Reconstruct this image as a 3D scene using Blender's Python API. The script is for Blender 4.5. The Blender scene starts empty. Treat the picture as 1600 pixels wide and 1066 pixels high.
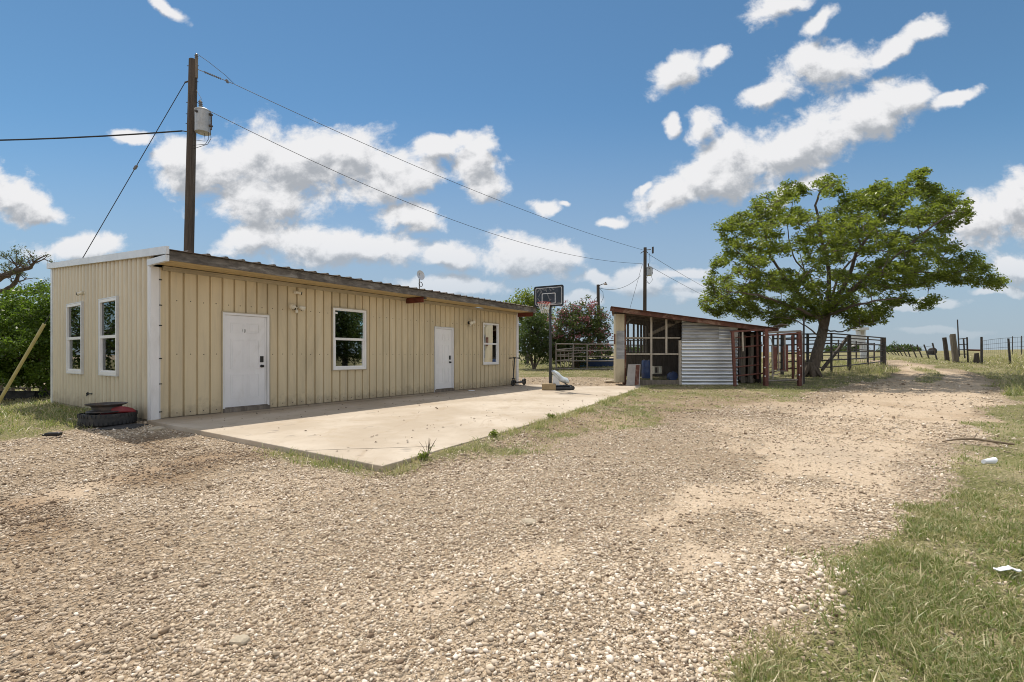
import bpy, math, random
import numpy as np
from mathutils import Vector, Matrix

# ---------------------------------------------------------------- camera, sky, sun, exposure
SC = bpy.context.scene
COL = SC.collection
CZ = 1.34                 # eye height
FPX = 737.0               # focal length in pixels of the 1600 px photo
HOR = 554.0               # row of the horizon
cam_d = bpy.data.cameras.new("camera"); cam = bpy.data.objects.new("camera", cam_d); COL.objects.link(cam)
cam.location = (0, 0, CZ); cam.rotation_euler = (math.radians(90), 0, 0)
cam_d.sensor_width = 36.0; cam_d.lens = FPX / 1600 * 36.0
cam_d.shift_y = (HOR - 533) / 1600.0
cam_d.clip_start = 0.05; cam_d.clip_end = 6000
SC.camera = cam
SC.view_settings.view_transform = 'Standard'; SC.view_settings.look = 'None'
SC.view_settings.exposure = EXPOSURE = 0.42; SC.view_settings.gamma = 1.0
SC.cycles.use_denoising = True; SC.cycles.pixel_filter_type = 'BLACKMAN_HARRIS'; SC.cycles.filter_width = 1.0
SC.cycles.max_bounces = 8; SC.cycles.transparent_max_bounces = 12
SUN_DIR = Vector((-0.198, 0.458, 1.0)).normalized()      # towards the sun
SUN_EL = math.asin(SUN_DIR.z); SUN_AZ = math.atan2(SUN_DIR.x, SUN_DIR.y)
sun_d = bpy.data.lights.new("sun", 'SUN'); sun = bpy.data.objects.new("sun", sun_d); COL.objects.link(sun)
sun_d.energy = 3.3; sun_d.angle = math.radians(0.5); sun_d.color = (1.0, 0.93, 0.82)
sun.rotation_euler = SUN_DIR.to_track_quat('Z', 'Y').to_euler()
sun.location = (0, 0, 60)

CLOUDS = [  # px, py, rx, ry, tilt(deg) as directions of the sky
 (330,262,85,45,0),(430,262,105,68,0),(520,250,95,55,0),(600,272,80,42,0),(660,275,42,26,0),(410,312,90,34,0),(285,250,50,40,0),
 (690,226,36,22,20),(738,240,36,36,0),(765,282,34,38,0),(722,212,22,14,0),
 (395,372,58,30,0),(490,380,95,34,0),(590,390,80,30,0),(695,402,52,22,0),(640,336,56,24,0),
 (820,401,74,34,0),(120,392,64,24,0),(20,305,55,38,-15),(62,330,46,16,-15),(262,14,34,14,-30),(205,213,36,13,0),
 (1068,114,48,27,20),(1115,92,28,15,35),
 (1200,140,46,22,25),(1290,106,76,36,15),(1385,84,48,17,30),(1438,50,36,17,25),
 (1055,305,60,28,15),(1130,266,84,48,20),(1210,245,90,46,15),(1290,214,80,42,25),(1370,176,78,40,25),(1428,155,40,24,25),(1495,150,44,11,25),
 (1100,200,36,27,25),(1045,192,16,15,30),(1218,10,48,24,20),(1286,34,30,15,40),
 (1565,332,90,46,15),(1600,300,50,34,20),(1590,420,40,26,0),(1565,452,50,8,0),
 (850,320,22,12,0),(880,317,14,5,0),(955,343,20,10,0),(930,438,34,13,0),(1000,440,50,24,0),(1085,455,46,15,0),(1060,432,56,10,0),(905,470,30,10,0),(1430,470,60,9,0),(1470,520,70,7,0),
 (700,452,90,16,0),(1240,305,60,14,25),(1005,295,14,7,40)]

world = bpy.data.worlds.new("World"); SC.world = world; world.use_nodes = True
def N(nt, kind, **kw):
    n = nt.nodes.new(kind)
    for k, v in kw.items():
        if k == 'inp':
            for i, val in v.items(): n.inputs[i].default_value = val
        else: setattr(n, k, v)
    return n
def math_n(nt, op, a, b=None, c=None, clamp=False):
    n = nt.nodes.new('ShaderNodeMath'); n.operation = op; n.use_clamp = clamp
    for i, x in enumerate((a, b, c)):
        if x is None: continue
        if isinstance(x, (int, float)): n.inputs[i].default_value = x
        else: nt.links.new(x, n.inputs[i])
    return n.outputs[0]
def vmath(nt, op, a, b=None):
    n = nt.nodes.new('ShaderNodeVectorMath'); n.operation = op
    for i, x in enumerate((a, b)):
        if x is None: continue
        if isinstance(x, (tuple, list)): n.inputs[i].default_value = x
        else: nt.links.new(x, n.inputs[i])
    return n
def smooth(nt, x, lo, hi):
    n = nt.nodes.new('ShaderNodeMapRange'); n.interpolation_type = 'SMOOTHSTEP'
    nt.links.new(x, n.inputs[0]); n.inputs[1].default_value = lo; n.inputs[2].default_value = hi
    return n.outputs[0]
def cloud_group():
    g = bpy.data.node_groups.new("cloud_density", 'ShaderNodeTree')
    g.interface.new_socket("Vector", in_out='INPUT', socket_type='NodeSocketVector')
    g.interface.new_socket("Density", in_out='OUTPUT', socket_type='NodeSocketFloat')
    gi = g.nodes.new('NodeGroupInput'); go = g.nodes.new('NodeGroupOutput')
    wob = N(g, 'ShaderNodeTexNoise', inp={'Scale': 8.0, 'Detail': 4.0})
    g.links.new(gi.outputs[0], wob.inputs['Vector'])
    w = vmath(g, 'SUBTRACT', wob.outputs['Color'], (.5, .5, .5)).outputs[0]
    w = vmath(g, 'MULTIPLY', w, (.10, .075, 0)).outputs[0]
    vec = vmath(g, 'ADD', gi.outputs[0], w).outputs[0]
    cur = None
    for px, py, rx, ry, rot in CLOUDS:
        m = g.nodes.new('ShaderNodeMapping'); m.vector_type = 'TEXTURE'
        m.inputs['Location'].default_value = ((px - 800) / FPX, (HOR - py) / FPX, 0)
        m.inputs['Rotation'].default_value = (0, 0, math.radians(rot))
        m.inputs['Scale'].default_value = (rx / FPX * 1.18, ry / FPX * 1.18, 1)
        if cur is None: g.links.new(vec, m.inputs['Vector'])
        else:           # chained, so that Cycles evaluates the clouds one after another
            ch = g.nodes.new('ShaderNodeVectorMath'); ch.operation = 'MULTIPLY_ADD'
            g.links.new(cur, ch.inputs[0]); ch.inputs[1].default_value = (1e-7, 1e-7, 0); g.links.new(vec, ch.inputs[2])
            g.links.new(ch.outputs[0], m.inputs['Vector'])
        ln = vmath(g, 'LENGTH', m.outputs[0]).outputs['Value']
        cur = ln if cur is None else math_n(g, 'SMOOTH_MIN', cur, ln, 0.28)
    n1 = N(g, 'ShaderNodeTexNoise', inp={'Scale': 12.0, 'Detail': 12.0, 'Roughness': 0.62, 'Distortion': 0.2})
    sv = vmath(g, 'MULTIPLY', gi.outputs[0], (1, 1.25, 1)).outputs[0]
    g.links.new(sv, n1.inputs['Vector'])
    a = math_n(g, 'MINIMUM', math_n(g, 'MULTIPLY', math_n(g, 'SUBTRACT', 1.0, cur), 1.9), 1.25)
    nn = math_n(g, 'MULTIPLY', math_n(g, 'SUBTRACT', n1.outputs['Fac'], .51), 3.7)
    # thin stray haze so that the blue is not empty
    d = math_n(g, 'ADD', a, nn)
    g.links.new(d, go.inputs[0])
    return g
def build_world():
    nt = world.node_tree; nt.nodes.clear()
    out = N(nt, 'ShaderNodeOutputWorld'); bg = N(nt, 'ShaderNodeBackground'); nt.links.new(bg.outputs[0], out.inputs[0])
    sky = N(nt, 'ShaderNodeTexSky', sky_type='NISHITA', sun_disc=False, sun_elevation=SUN_EL, sun_rotation=SUN_AZ,
            altitude=2000, air_density=1.0, dust_density=0.0, ozone_density=3.0)
    tc = N(nt, 'ShaderNodeTexCoord'); sp = N(nt, 'ShaderNodeSeparateXYZ'); nt.links.new(tc.outputs['Generated'], sp.inputs[0])
    ay = math_n(nt, 'MAXIMUM', math_n(nt, 'ABSOLUTE', sp.outputs['Y']), 0.12)
    u = math_n(nt, 'DIVIDE', sp.outputs['X'], ay); v = math_n(nt, 'DIVIDE', sp.outputs['Z'], ay)
    cb = N(nt, 'ShaderNodeCombineXYZ'); nt.links.new(u, cb.inputs[0]); nt.links.new(v, cb.inputs[1])
    cg = cloud_group()
    g1 = nt.nodes.new('ShaderNodeGroup'); g1.node_tree = cg; nt.links.new(cb.outputs[0], g1.inputs[0])
    off = vmath(nt, 'ADD', cb.outputs[0], (-0.012, 0.034, 0)).outputs[0]
    g2 = nt.nodes.new('ShaderNodeGroup'); g2.node_tree = cg; nt.links.new(off, g2.inputs[0])
    mask = smooth(nt, g1.outputs[0], -0.20, .80)
    mask = math_n(nt, 'MULTIPLY', mask, smooth(nt, v, -.03, 0.27))
    rel = math_n(nt, 'SUBTRACT', g2.outputs[0], g1.outputs[0])          # thicker cloud towards the sun: in its own shade
    shade = smooth(nt, math_n(nt, 'ADD', math_n(nt, 'MULTIPLY', rel, .62), math_n(nt, 'MULTIPLY', g2.outputs[0], .42)), -.12, 1.12)
    ccol = N(nt, 'ShaderNodeMix', data_type='RGBA')
    nt.links.new(shade, ccol.inputs['Factor'])
    ccol.inputs['A'].default_value = (6.9, 6.9, 7.0, 1); ccol.inputs['B'].default_value = (3.3, 3.5, 3.8, 1)
    tint = N(nt, 'ShaderNodeMix', data_type='RGBA', blend_type='MULTIPLY'); tint.inputs['Factor'].default_value = 1.0
    nt.links.new(sky.outputs[0], tint.inputs['A']); tint.inputs['B'].default_value = SKY_TINT
    hz = N(nt, 'ShaderNodeMix', data_type='RGBA'); nt.links.new(math_n(nt, 'MULTIPLY', smooth(nt, v, .55, -.04), .95), hz.inputs['Factor'])
    nt.links.new(tint.outputs['Result'], hz.inputs['A']); hz.inputs['B'].default_value = (3.0, 3.55, 4.25, 1)   # pale summer haze low in the sky
    mx = N(nt, 'ShaderNodeMix', data_type='RGBA')
    nt.links.new(mask, mx.inputs['Factor']); nt.links.new(hz.outputs['Result'], mx.inputs['A']); nt.links.new(ccol.outputs['Result'], mx.inputs['B'])
    # brighter clouds added overhead and behind, out of view, to fill the shaded walls
    n3 = N(nt, 'ShaderNodeTexNoise', inp={'Scale': 3.2, 'Detail': 7.0, 'Roughness': .58}); nt.links.new(tc.outputs['Generated'], n3.inputs['Vector'])
    infr = math_n(nt, 'MULTIPLY', math_n(nt, 'MULTIPLY', smooth(nt, math_n(nt, 'ABSOLUTE', u), 1.7, 1.3), smooth(nt, v, 1.15, .85)), smooth(nt, sp.outputs['Y'], .0, .25))
    m3 = math_n(nt, 'MULTIPLY', smooth(nt, n3.outputs['Fac'], .46, .56), math_n(nt, 'SUBTRACT', 1.0, infr)); m3 = math_n(nt, 'MULTIPLY', m3, smooth(nt, sp.outputs['Z'], .0, .12))
    mx2 = N(nt, 'ShaderNodeMix', data_type='RGBA'); nt.links.new(m3, mx2.inputs['Factor']); nt.links.new(mx.outputs['Result'], mx2.inputs['A']); mx2.inputs['B'].default_value = (8.6, 8.3, 7.9, 1)
    nt.links.new(mx2.outputs['Result'], bg.inputs[0]); bg.inputs[1].default_value = 0.0935
SKY_TINT = (.80, 1.02, .97, 1)
build_world()
world.cycles.sampling_method = 'MANUAL'; world.cycles.sample_map_resolution = 512

# ---------------------------------------------------------------- helpers
rnd = random.Random(7)
rng = np.random.default_rng(11)
def link(o): COL.objects.link(o); return o
WLOC = {}
def tag(o, label=None, cat=None, group=None, kind=None):
    if label: o['label'] = label
    if cat: o['category'] = cat
    if group: o['group'] = group
    if kind: o['kind'] = kind
    return o
def thing(name, loc, label, cat, group=None):
    o = link(bpy.data.objects.new(name, None)); o.location = loc; o.empty_display_size = .2
    WLOC[o.name] = Vector(loc); return tag(o, label, cat, group)
def P(px, py, Y):                                    # measured photo point at a known distance
    return Vector(((px - 800) / FPX * Y, Y, CZ + (HOR - py) / FPX * Y))
class Fr:                                            # a local frame
    def __init__(s, o, ex, ey, ez=(0, 0, 1)):
        s.o = Vector(o); s.ex = Vector(ex).normalized(); s.ey = Vector(ey).normalized(); s.ez = Vector(ez).normalized()
    def p(s, a, b, c): return s.o + s.ex * a + s.ey * b + s.ez * c
WF = Fr((0, 0, 0), (1, 0, 0), (0, 1, 0))
def turned(o, deg, tilt=None):
    a = math.radians(deg); return Fr(o, (math.cos(a), math.sin(a), 0), (-math.sin(a), math.cos(a), 0))
class MB:
    def __init__(s): s.v = []; s.f = []; s.m = []; s.cur = 0; s.cuts = []
    def mat(s, i): s.cur = i; return s
    def add(s, vs, fs):
        b = len(s.v); s.cuts.append((b, len(s.f))); s.v += [tuple(x) for x in vs]
        for f in fs: s.f.append(tuple(b + i for i in f)); s.m.append(s.cur)
        return s
    def box(s, fr, a0, a1, b0, b1, c0, c1):
        vs = [fr.p(a, b, c) for c in (c0, c1) for b in (b0, b1) for a in (a0, a1)]
        return s.add(vs, [(0, 2, 3, 1), (4, 5, 7, 6), (0, 1, 5, 4), (2, 6, 7, 3), (0, 4, 6, 2), (1, 3, 7, 5)])
    def bar(s, p, q, w, h=None, up=(0, 0, 1)):        # square bar from p to q
        p, q = Vector(p), Vector(q); h = h or w; d = (q - p); L = d.length; d.normalize()
        x = d.cross(Vector(up))
        if x.length < 1e-3: x = d.cross(Vector((0, 1, 0)))
        x.normalize(); y = x.cross(d)
        fr = Fr(p, x, d, y); fr.ey = d
        return s.box(fr, -w / 2, w / 2, 0, L, -h / 2, h / 2)
    def tube(s, pts, r, n=8, caps=True):
        pts = [Vector(p) for p in pts]; k = len(pts)
        rs = r if isinstance(r, (list, tuple)) else [r] * k
        vs = []; fs = []; px = None
        for i, p in enumerate(pts):
            d = (pts[min(i + 1, k - 1)] - pts[max(i - 1, 0)])
            if d.length < 1e-9: d = Vector((0, 0, 1))
            d.normalize()
            if px is None:
                px = d.cross(Vector((0, 0, 1)))
                if px.length < .05: px = d.cross(Vector((1, 0, 0)))
            px = px - d * px.dot(d); px.normalize(); y = d.cross(px)
            for j in range(n):
                a = 2 * math.pi * j / n
                vs.append(p + (px * math.cos(a) + y * math.sin(a)) * rs[i])
        for i in range(k - 1):
            for j in range(n):
                a = i * n + j; b = i * n + (j + 1) % n
                fs.append((a, b, b + n, a + n))
        if caps: fs.append(tuple(range(n))[::-1]); fs.append(tuple(range((k - 1) * n, k * n)))
        return s.add(vs, fs)
    def lathe(s, prof, fr, n=24, closed=False):         # prof [(r, h)] about fr.ez
        vs = []; fs = []; k = len(prof)
        for r, h in prof:
            for j in range(n):
                a = 2 * math.pi * j / n; vs.append(fr.p(r * math.cos(a), r * math.sin(a), h))
        for i in range(k if closed else k - 1):
            i2 = (i + 1) % k
            for j in range(n):
                fs.append((i * n + j, i * n + (j + 1) % n, i2 * n + (j + 1) % n, i2 * n + j))
        if not closed:
            if prof[0][0] > 1e-4: fs.append(tuple(range(n))[::-1])
            if prof[-1][0] > 1e-4: fs.append(tuple(range((k - 1) * n, k * n)))
        return s.add(vs, fs)
    def torus(s, fr, R, r, n=24, m=8):
        return s.lathe([(R + r * math.cos(2 * math.pi * i / m), r * math.sin(2 * math.pi * i / m)) for i in range(m)], fr, n, True)
    def poly(s, pts, thick):                            # outline + thickness vector
        n = len(pts); t = Vector(thick); vs = [Vector(p) for p in pts] + [Vector(p) + t for p in pts]
        fs = [tuple(range(n))[::-1], tuple(range(n, 2 * n))] + [(i, (i + 1) % n, (i + 1) % n + n, i + n) for i in range(n)]
        return s.add(vs, fs)
    def split(s, name, mats, parent, smooth=False):       # one object per piece
        out = []; cuts = s.cuts + [(len(s.v), len(s.f))]
        for (v0, f0), (v1, f1) in zip(cuts, cuts[1:]):
            b = MB(); b.v = s.v[v0:v1]; b.f = [tuple(i - v0 for i in f) for f in s.f[f0:f1]]; b.m = s.m[f0:f1]; out.append(b.build(name, mats, parent, smooth))
        return out
    def build(s, name, mats, parent=None, smooth=False, base=None):
        if not isinstance(mats, (list, tuple)): mats = [mats]
        if parent is not None: off = WLOC[parent.name]
        elif base is not None: off = Vector(base)
        else:
            a = np.array(s.v); off = Vector(((a[:, 0].min() + a[:, 0].max()) / 2, (a[:, 1].min() + a[:, 1].max()) / 2, a[:, 2].min()))
        me = bpy.data.meshes.new(name)
        me.from_pydata([(x - off.x, y - off.y, z - off.z) for x, y, z in s.v], [], s.f)
        for m in mats: me.materials.append(m)
        me.polygons.foreach_set('material_index', s.m)
        if smooth:
            me.polygons.foreach_set('use_smooth', [True] * len(s.f))
        me.update()
        o = link(bpy.data.objects.new(name, me))
        if parent is not None: o.parent = parent
        else: o.location = off
        WLOC[o.name] = off
        if smooth:
            try: me.set_sharp_from_angle(angle=math.radians(45))
            except Exception: pass
        return o
def np_mesh(name, V, F, mat, parent=None, attrs=None, smooth=False, off=None):  # V (n,3), F (m,k) all k-gons
    V = np.asarray(V, dtype=np.float32); F = np.asarray(F, dtype=np.int32); m, k = F.shape
    if parent is not None: off = WLOC[parent.name]
    elif off is None: off = Vector((0, 0, 0))
    V = V - np.array(off, dtype=np.float32)
    me = bpy.data.meshes.new(name)
    me.vertices.add(len(V)); me.vertices.foreach_set('co', V.ravel())
    me.loops.add(m * k); me.loops.foreach_set('vertex_index', F.ravel())
    me.polygons.add(m); me.polygons.foreach_set('loop_start', np.arange(0, m * k, k, dtype=np.int32))
    try: me.polygons.foreach_set('loop_total', np.full(m, k, dtype=np.int32))
    except Exception: pass
    if smooth: me.polygons.foreach_set('use_smooth', np.ones(m, dtype=bool))
    me.update(calc_edges=True)
    for nm, arr in (attrs or {}).items():
        at = me.attributes.new(nm, 'FLOAT', 'POINT'); at.data.foreach_set('value', np.asarray(arr, dtype=np.float32))
    me.materials.append(mat)
    o = link(bpy.data.objects.new(name, me))
    if parent is not None: o.parent = parent
    else: o.location = off
    WLOC[o.name] = Vector(off)
    return o

# ---------------------------------------------------------------- materials
def newmat(name):
    m = bpy.data.materials.new(name); m.use_nodes = True; nt = m.node_tree
    return m, nt, nt.nodes['Principled BSDF']
def noise(nt, scale, detail=4, rough=.6, vec=None, dist=0):
    n = N(nt, 'ShaderNodeTexNoise', inp={'Scale': scale, 'Detail': detail, 'Roughness': rough, 'Distortion': dist})
    if vec is not None: nt.links.new(vec, n.inputs['Vector'])
    return n
def mixc(nt, f, a, b, blend='MIX'):
    n = N(nt, 'ShaderNodeMix', data_type='RGBA', blend_type=blend)
    for k, x in (('Factor', f), ('A', a), ('B', b)):
        if isinstance(x, (int, float)): n.inputs[k].default_value = x
        elif isinstance(x, tuple): n.inputs[k].default_value = x if len(x) == 4 else x + (1,)
        else: nt.links.new(x, n.inputs[k])
    return n.outputs['Result']
def bump(nt, bs, h, strength=.4, dist=.01):
    b = N(nt, 'ShaderNodeBump', inp={'Strength': strength, 'Distance': dist}); nt.links.new(h, b.inputs['Height'])
    nt.links.new(b.outputs[0], bs.inputs['Normal']); return b
def objco(nt, stretch=(1, 1, 1)):
    t = N(nt, 'ShaderNodeTexCoord'); m = N(nt, 'ShaderNodeMapping'); m.inputs['Scale'].default_value = stretch
    nt.links.new(t.outputs['Object'], m.inputs[0]); return m.outputs[0]
def simple(name, col, rough=.6, metal=0, var=.25, scale=6, dirt=None, dirt_amt=.5, stretch=(1, 1, 1), bmp=0, spec=.5):
    m, nt, bs = newmat(name); co = objco(nt, stretch)
    n1 = noise(nt, scale, 6, .65, co)
    dark = tuple(c * (1 - var) for c in col); lite = tuple(min(1, c * (1 + var * .6)) for c in col)
    c = mixc(nt, smooth(nt, n1.outputs['Fac'], .3, .7), dark, lite)
    if dirt:
        n2 = noise(nt, scale * .43, 7, .7, co, .6)
        f = math_n(nt, 'MULTIPLY', smooth(nt, n2.outputs['Fac'], .48, .68), dirt_amt)
        c = mixc(nt, f, c, dirt)
    nt.links.new(c, bs.inputs['Base Color'])
    bs.inputs['Roughness'].default_value = rough; bs.inputs['Metallic'].default_value = metal
    bs.inputs['Specular IOR Level'].default_value = spec
    if bmp:
        n3 = noise(nt, scale * 5, 5, .7, co); bump(nt, bs, n3.outputs['Fac'], bmp, .01)
    return m
M = {}
M['siding'] = simple('tan_siding', (.655, .55, .365), .42, 0, .07, 1.6, (.30, .26, .18), .35, (1, 1, .25), .03)
M['siding_dim'] = simple('tan_siding_side', (.63, .555, .41), .45, 0, .07, 1.8, (.34, .30, .22), .35, (1, 1, .25), .03)
def wall_finish(m, rot):
    nt = m.node_tree; bs = nt.nodes['Principled BSDF']; old = bs.inputs['Base Color'].links[0].from_socket
    g = N(nt, 'ShaderNodeNewGeometry'); sp = N(nt, 'ShaderNodeSeparateXYZ'); nt.links.new(g.outputs['Position'], sp.inputs[0])
    n = noise(nt, 5, 6, .7, g.outputs['Position']); st = noise(nt, 1, 5, .65, vmath(nt, 'MULTIPLY', g.outputs['Position'], (7, 7, .35)).outputs[0])
    h = math_n(nt, 'ADD', sp.outputs[2], math_n(nt, 'MULTIPLY', math_n(nt, 'SUBTRACT', n.outputs['Fac'], .5), -.9))
    c = mixc(nt, math_n(nt, 'MULTIPLY', smooth(nt, h, .42, .02), .55), old, (.27, .215, .15))        # mud splashed up from the ground
    c = mixc(nt, math_n(nt, 'MULTIPLY', smooth(nt, st.outputs['Fac'], .50, .72), .32), c, (.36, .31, .23))   # rain streaks
    c = mixc(nt, math_n(nt, 'MULTIPLY', smooth(nt, st.outputs['Fac'], .46, .28), .18), c, (.78, .72, .60))
    nt.links.new(c, bs.inputs['Base Color'])
    w = noise(nt, 1.3, 2, .5, vmath(nt, 'MULTIPLY', g.outputs['Position'], (1, 1, .6)).outputs[0]); bump(nt, bs, w.outputs['Fac'], .35, .05)
wall_finish(M['siding'], 0); wall_finish(M['siding_dim'], 0)
M['screw'] = simple('screw_head', (.12, .10, .08), .5, .3, .3, 30)
M['white'] = simple('white_paint', (.76, .76, .77), .4, 0, .06, 3, (.45, .42, .38), .35, (1, 1, .4))
M['door'] = simple('door_paint', (.78, .78, .80), .38, 0, .05, 2.2, (.50, .47, .44), .45, (1, 1, .5), .02)
M['door_clean'] = simple('door_paint_clean', (.82, .82, .83), .35, 0, .03, 2.2, (.6, .58, .55), .2, (1, 1, .5))
M['vinyl'] = simple('window_vinyl', (.80, .80, .80), .35, 0, .03, 4, (.55, .53, .5), .15)
M['trim_tan'] = simple('tan_trim', (.45, .39, .28), .4, 0, .08, 3, (.25, .21, .15), .4)
M['trim_grey'] = simple('grey_metal_trim', (.66, .68, .71), .35, .15, .08, 3, (.42, .42, .42), .3)
M['soffit'] = simple('soffit_boards', (.56, .43, .22), .6, 0, .15, 3, (.3, .22, .12), .4, (1, 4, 1))
M['fascia'] = simple('weathered_fascia', (.135, .12, .105), .85, 0, .5, 4, (.33, .31, .28), .8, (1, 1, 3), .3)
M['roof'] = simple('roof_metal', (.15, .125, .10), .6, .3, .35, 3, (.10, .05, .03), .6)
M['rust_beam'] = simple('red_primer_beam', (.15, .035, .022), .6, .1, .3, 5, (.06, .03, .025), .6)
M['dark'] = simple('black_hardware', (.02, .02, .02), .4, .4, .3, 10)
M['black_plastic'] = simple('black_plastic', (.022, .024, .03), .42, 0, .25, 5, (.12, .12, .12), .25)
M['rubber'] = simple('black_rubber', (.03, .031, .034), .75, 0, .3, 6, (.13, .12, .10), .4, bmp=.2)
M['concrete_base'] = simple('foundation_concrete', (.38, .32, .24), .9, 0, .25, 4, (.2, .15, .1), .6, bmp=.3)
M['wood'] = simple('weathered_wood', (.19, .16, .13), .85, 0, .35, 5, (.33, .30, .26), .5, (3, 3, .35), .35)
M['wood_dark'] = simple('dark_wood', (.075, .062, .052), .85, 0, .4, 5, (.17, .14, .12), .5, (3, 3, .4), .35)
M['wood_pale'] = simple('pale_stud_wood', (.48, .43, .36), .8, 0, .2, 5, (.26, .22, .18), .5, (3, 3, .5), .2)
M['pole_wood'] = simple('pole_wood', (.085, .066, .053), .9, 0, .4, 3.5, (.19, .17, .15), .65, (4, 4, .22), .4)
M['galv'] = simple('galvanised_tin', (.70, .73, .78), .34, .8, .1, 2, (.38, .35, .33), .35, (.4, 1, 2))
M['galv_old'] = simple('old_tin', (.36, .37, .39), .5, .55, .3, 3, (.16, .15, .15), .5, (.5, 1, 2))
M['rust_roof'] = simple('rusty_roof', (.13, .05, .032), .7, .2, .45, 4, (.42, .30, .22), .6)
M['red_steel'] = simple('red_oxide_steel', (.16, .060, .046), .65, .1, .35, 7, (.085, .038, .028), .7)
M['pipe'] = simple('old_pipe', (.30, .27, .25), .5, .4, .25, 8, (.2, .1, .06), .4)
M['pipe_dark'] = simple('dark_pipe', (.07, .065, .065), .6, .3, .4, 6, (.19, .12, .08), .45)
M['panel_grey'] = simple('grey_board', (.40, .37, .34), .8, 0, .15, 5, (.28, .25, .22), .4, (1, 1, .5))
M['beige_panel'] = simple('beige_panel', (.50, .44, .31), .6, 0, .12, 3, (.28, .22, .14), .5, (1, 1, .3))
M['blue'] = simple('blue_plastic', (.02, .06, .19), .4, 0, .15, 5, (.1, .12, .18), .3)
M['blue_light'] = simple('light_blue_plastic', (.10, .30, .52), .45, 0, .15, 5)
M['red_plastic'] = simple('red_plastic', (.20, .018, .024), .45, 0, .3, 6, (.2, .06, .05), .4)
M['tank'] = simple('transformer_grey', (.44, .46, .48), .4, .2, .08, 4, (.3, .26, .22), .4)
M['porcelain'] = simple('grey_porcelain', (.16, .16, .17), .3, 0, .1, 8)
M['guard'] = simple('yellowed_guard', (.44, .38, .17), .55, 0, .15, 4, (.33, .29, .18), .4)
M['cable'] = simple('cable', (.03, .03, .033), .6, .2, .1, 8)
M['steel'] = simple('steel', (.5, .5, .52), .35, .8, .15, 8)
M['foam'] = simple('white_foam', (.78, .80, .84), .6, 0, .06, 6)
M['bag'] = simple('pale_plastic_sack', (.60, .66, .70), .4, 0, .15, 6, (.16, .22, .35), .5)
M['net'] = simple('net_cord', (.68, .66, .62), .8, 0, .1, 20)
M['orange'] = simple('rim_red', (.50, .06, .05), .4, .1, .1, 8)
M['tanbox'] = simple('tan_ballast', (.36, .27, .15), .75, 0, .2, 5, (.2, .14, .08), .4, bmp=.2)
M['rock'] = simple('limestone', (.47, .40, .30), .9, 0, .2, 9, (.27, .22, .16), .5, bmp=.5)
M['stick'] = simple('dead_stick', (.20, .15, .10), .9, 0, .3, 9)
M['lamp_glass'] = simple('lamp_lens', (.72, .68, .55), .25, 0, .1, 9)
M['cream'] = simple('cream_plastic', (.70, .66, .55), .4, 0, .08, 9)
M['interior'] = simple('interior_wall', (.28, .25, .21), .9, 0, .1, 2)
M['black_hide'] = simple('dark_bale', (.028, .024, .022), .9, 0, .3, 4)
M['hopper'] = simple('white_tower_paint', (.62, .64, .66), .5, 0, .1, 3, (.3, .3, .3), .3)

def glass_mat():
    m, nt, bs = newmat('window_glass'); nt.nodes.remove(bs); out = nt.nodes['Material Output']
    tr = N(nt, 'ShaderNodeBsdfTransparent'); tr.inputs[0].default_value = (.28, .30, .30, 1)
    gl = N(nt, 'ShaderNodeBsdfGlossy'); gl.inputs['Roughness'].default_value = .015; gl.inputs[0].default_value = (.9, .93, .95, 1)
    fr = N(nt, 'ShaderNodeFresnel', inp={'IOR': 1.6}); f = math_n(nt, 'MULTIPLY', fr.outputs[0], 1.25, clamp=True)
    mx = N(nt, 'ShaderNodeMixShader'); nt.links.new(f, mx.inputs[0]); nt.links.new(tr.outputs[0], mx.inputs[1]); nt.links.new(gl.outputs[0], mx.inputs[2])
    nt.links.new(mx.outputs[0], out.inputs[0]); return m
M['glass'] = glass_mat()
def mesh_mat():      # fine poultry wire: mostly holes
    m, nt, bs = newmat('poultry_wire'); out = nt.nodes['Material Output']
    co = objco(nt, (1, 1, 1)); sp = N(nt, 'ShaderNodeSeparateXYZ'); nt.links.new(co, sp.inputs[0])
    def lines(a):
        f = math_n(nt, 'FRACT', math_n(nt, 'MULTIPLY', a, 22.0)); return math_n(nt, 'LESS_THAN', f, .055)
    d1 = math_n(nt, 'ADD', sp.outputs[0], sp.outputs[2]); d2 = math_n(nt, 'SUBTRACT', sp.outputs[0], sp.outputs[2])
    on = math_n(nt, 'MAXIMUM', lines(d1), lines(d2))
    bs.inputs['Base Color'].default_value = (.14, .135, .13, 1); bs.inputs['Roughness'].default_value = .6; bs.inputs['Metallic'].default_value = .4
    nt.links.new(on, bs.inputs['Alpha']); return m
M['wire_mesh'] = mesh_mat()
def leaf_mat(name, c_lo, c_hi, trans=(.16, .26, .03), tf=.38, extra=None):
    m, nt, bs = newmat(name); out = nt.nodes['Material Output']
    at = N(nt, 'ShaderNodeAttribute', attribute_name='tint')
    c = mixc(nt, at.outputs['Fac'], c_lo, c_hi)
    t = mixc(nt, .6, c, trans)
    if extra:   # flowers: tint above 1
        f = smooth(nt, at.outputs['Fac'], 1.2, 1.3); c = mixc(nt, f, c, extra); t = mixc(nt, f, t, extra)
    nt.links.new(c, bs.inputs['Base Color']); bs.inputs['Roughness'].default_value = .42
    tl = N(nt, 'ShaderNodeBsdfTranslucent'); nt.links.new(t, tl.inputs[0])
    mx = N(nt, 'ShaderNodeMixShader'); mx.inputs[0].default_value = tf
    nt.links.new(bs.outputs[0], mx.inputs[1]); nt.links.new(tl.outputs[0], mx.inputs[2]); nt.links.new(mx.outputs[0], out.inputs[0])
    return m
M['leaf'] = leaf_mat('tree_leaf', (.040, .072, .015), (.185, .232, .038), (.38, .47, .048), .48)
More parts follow.
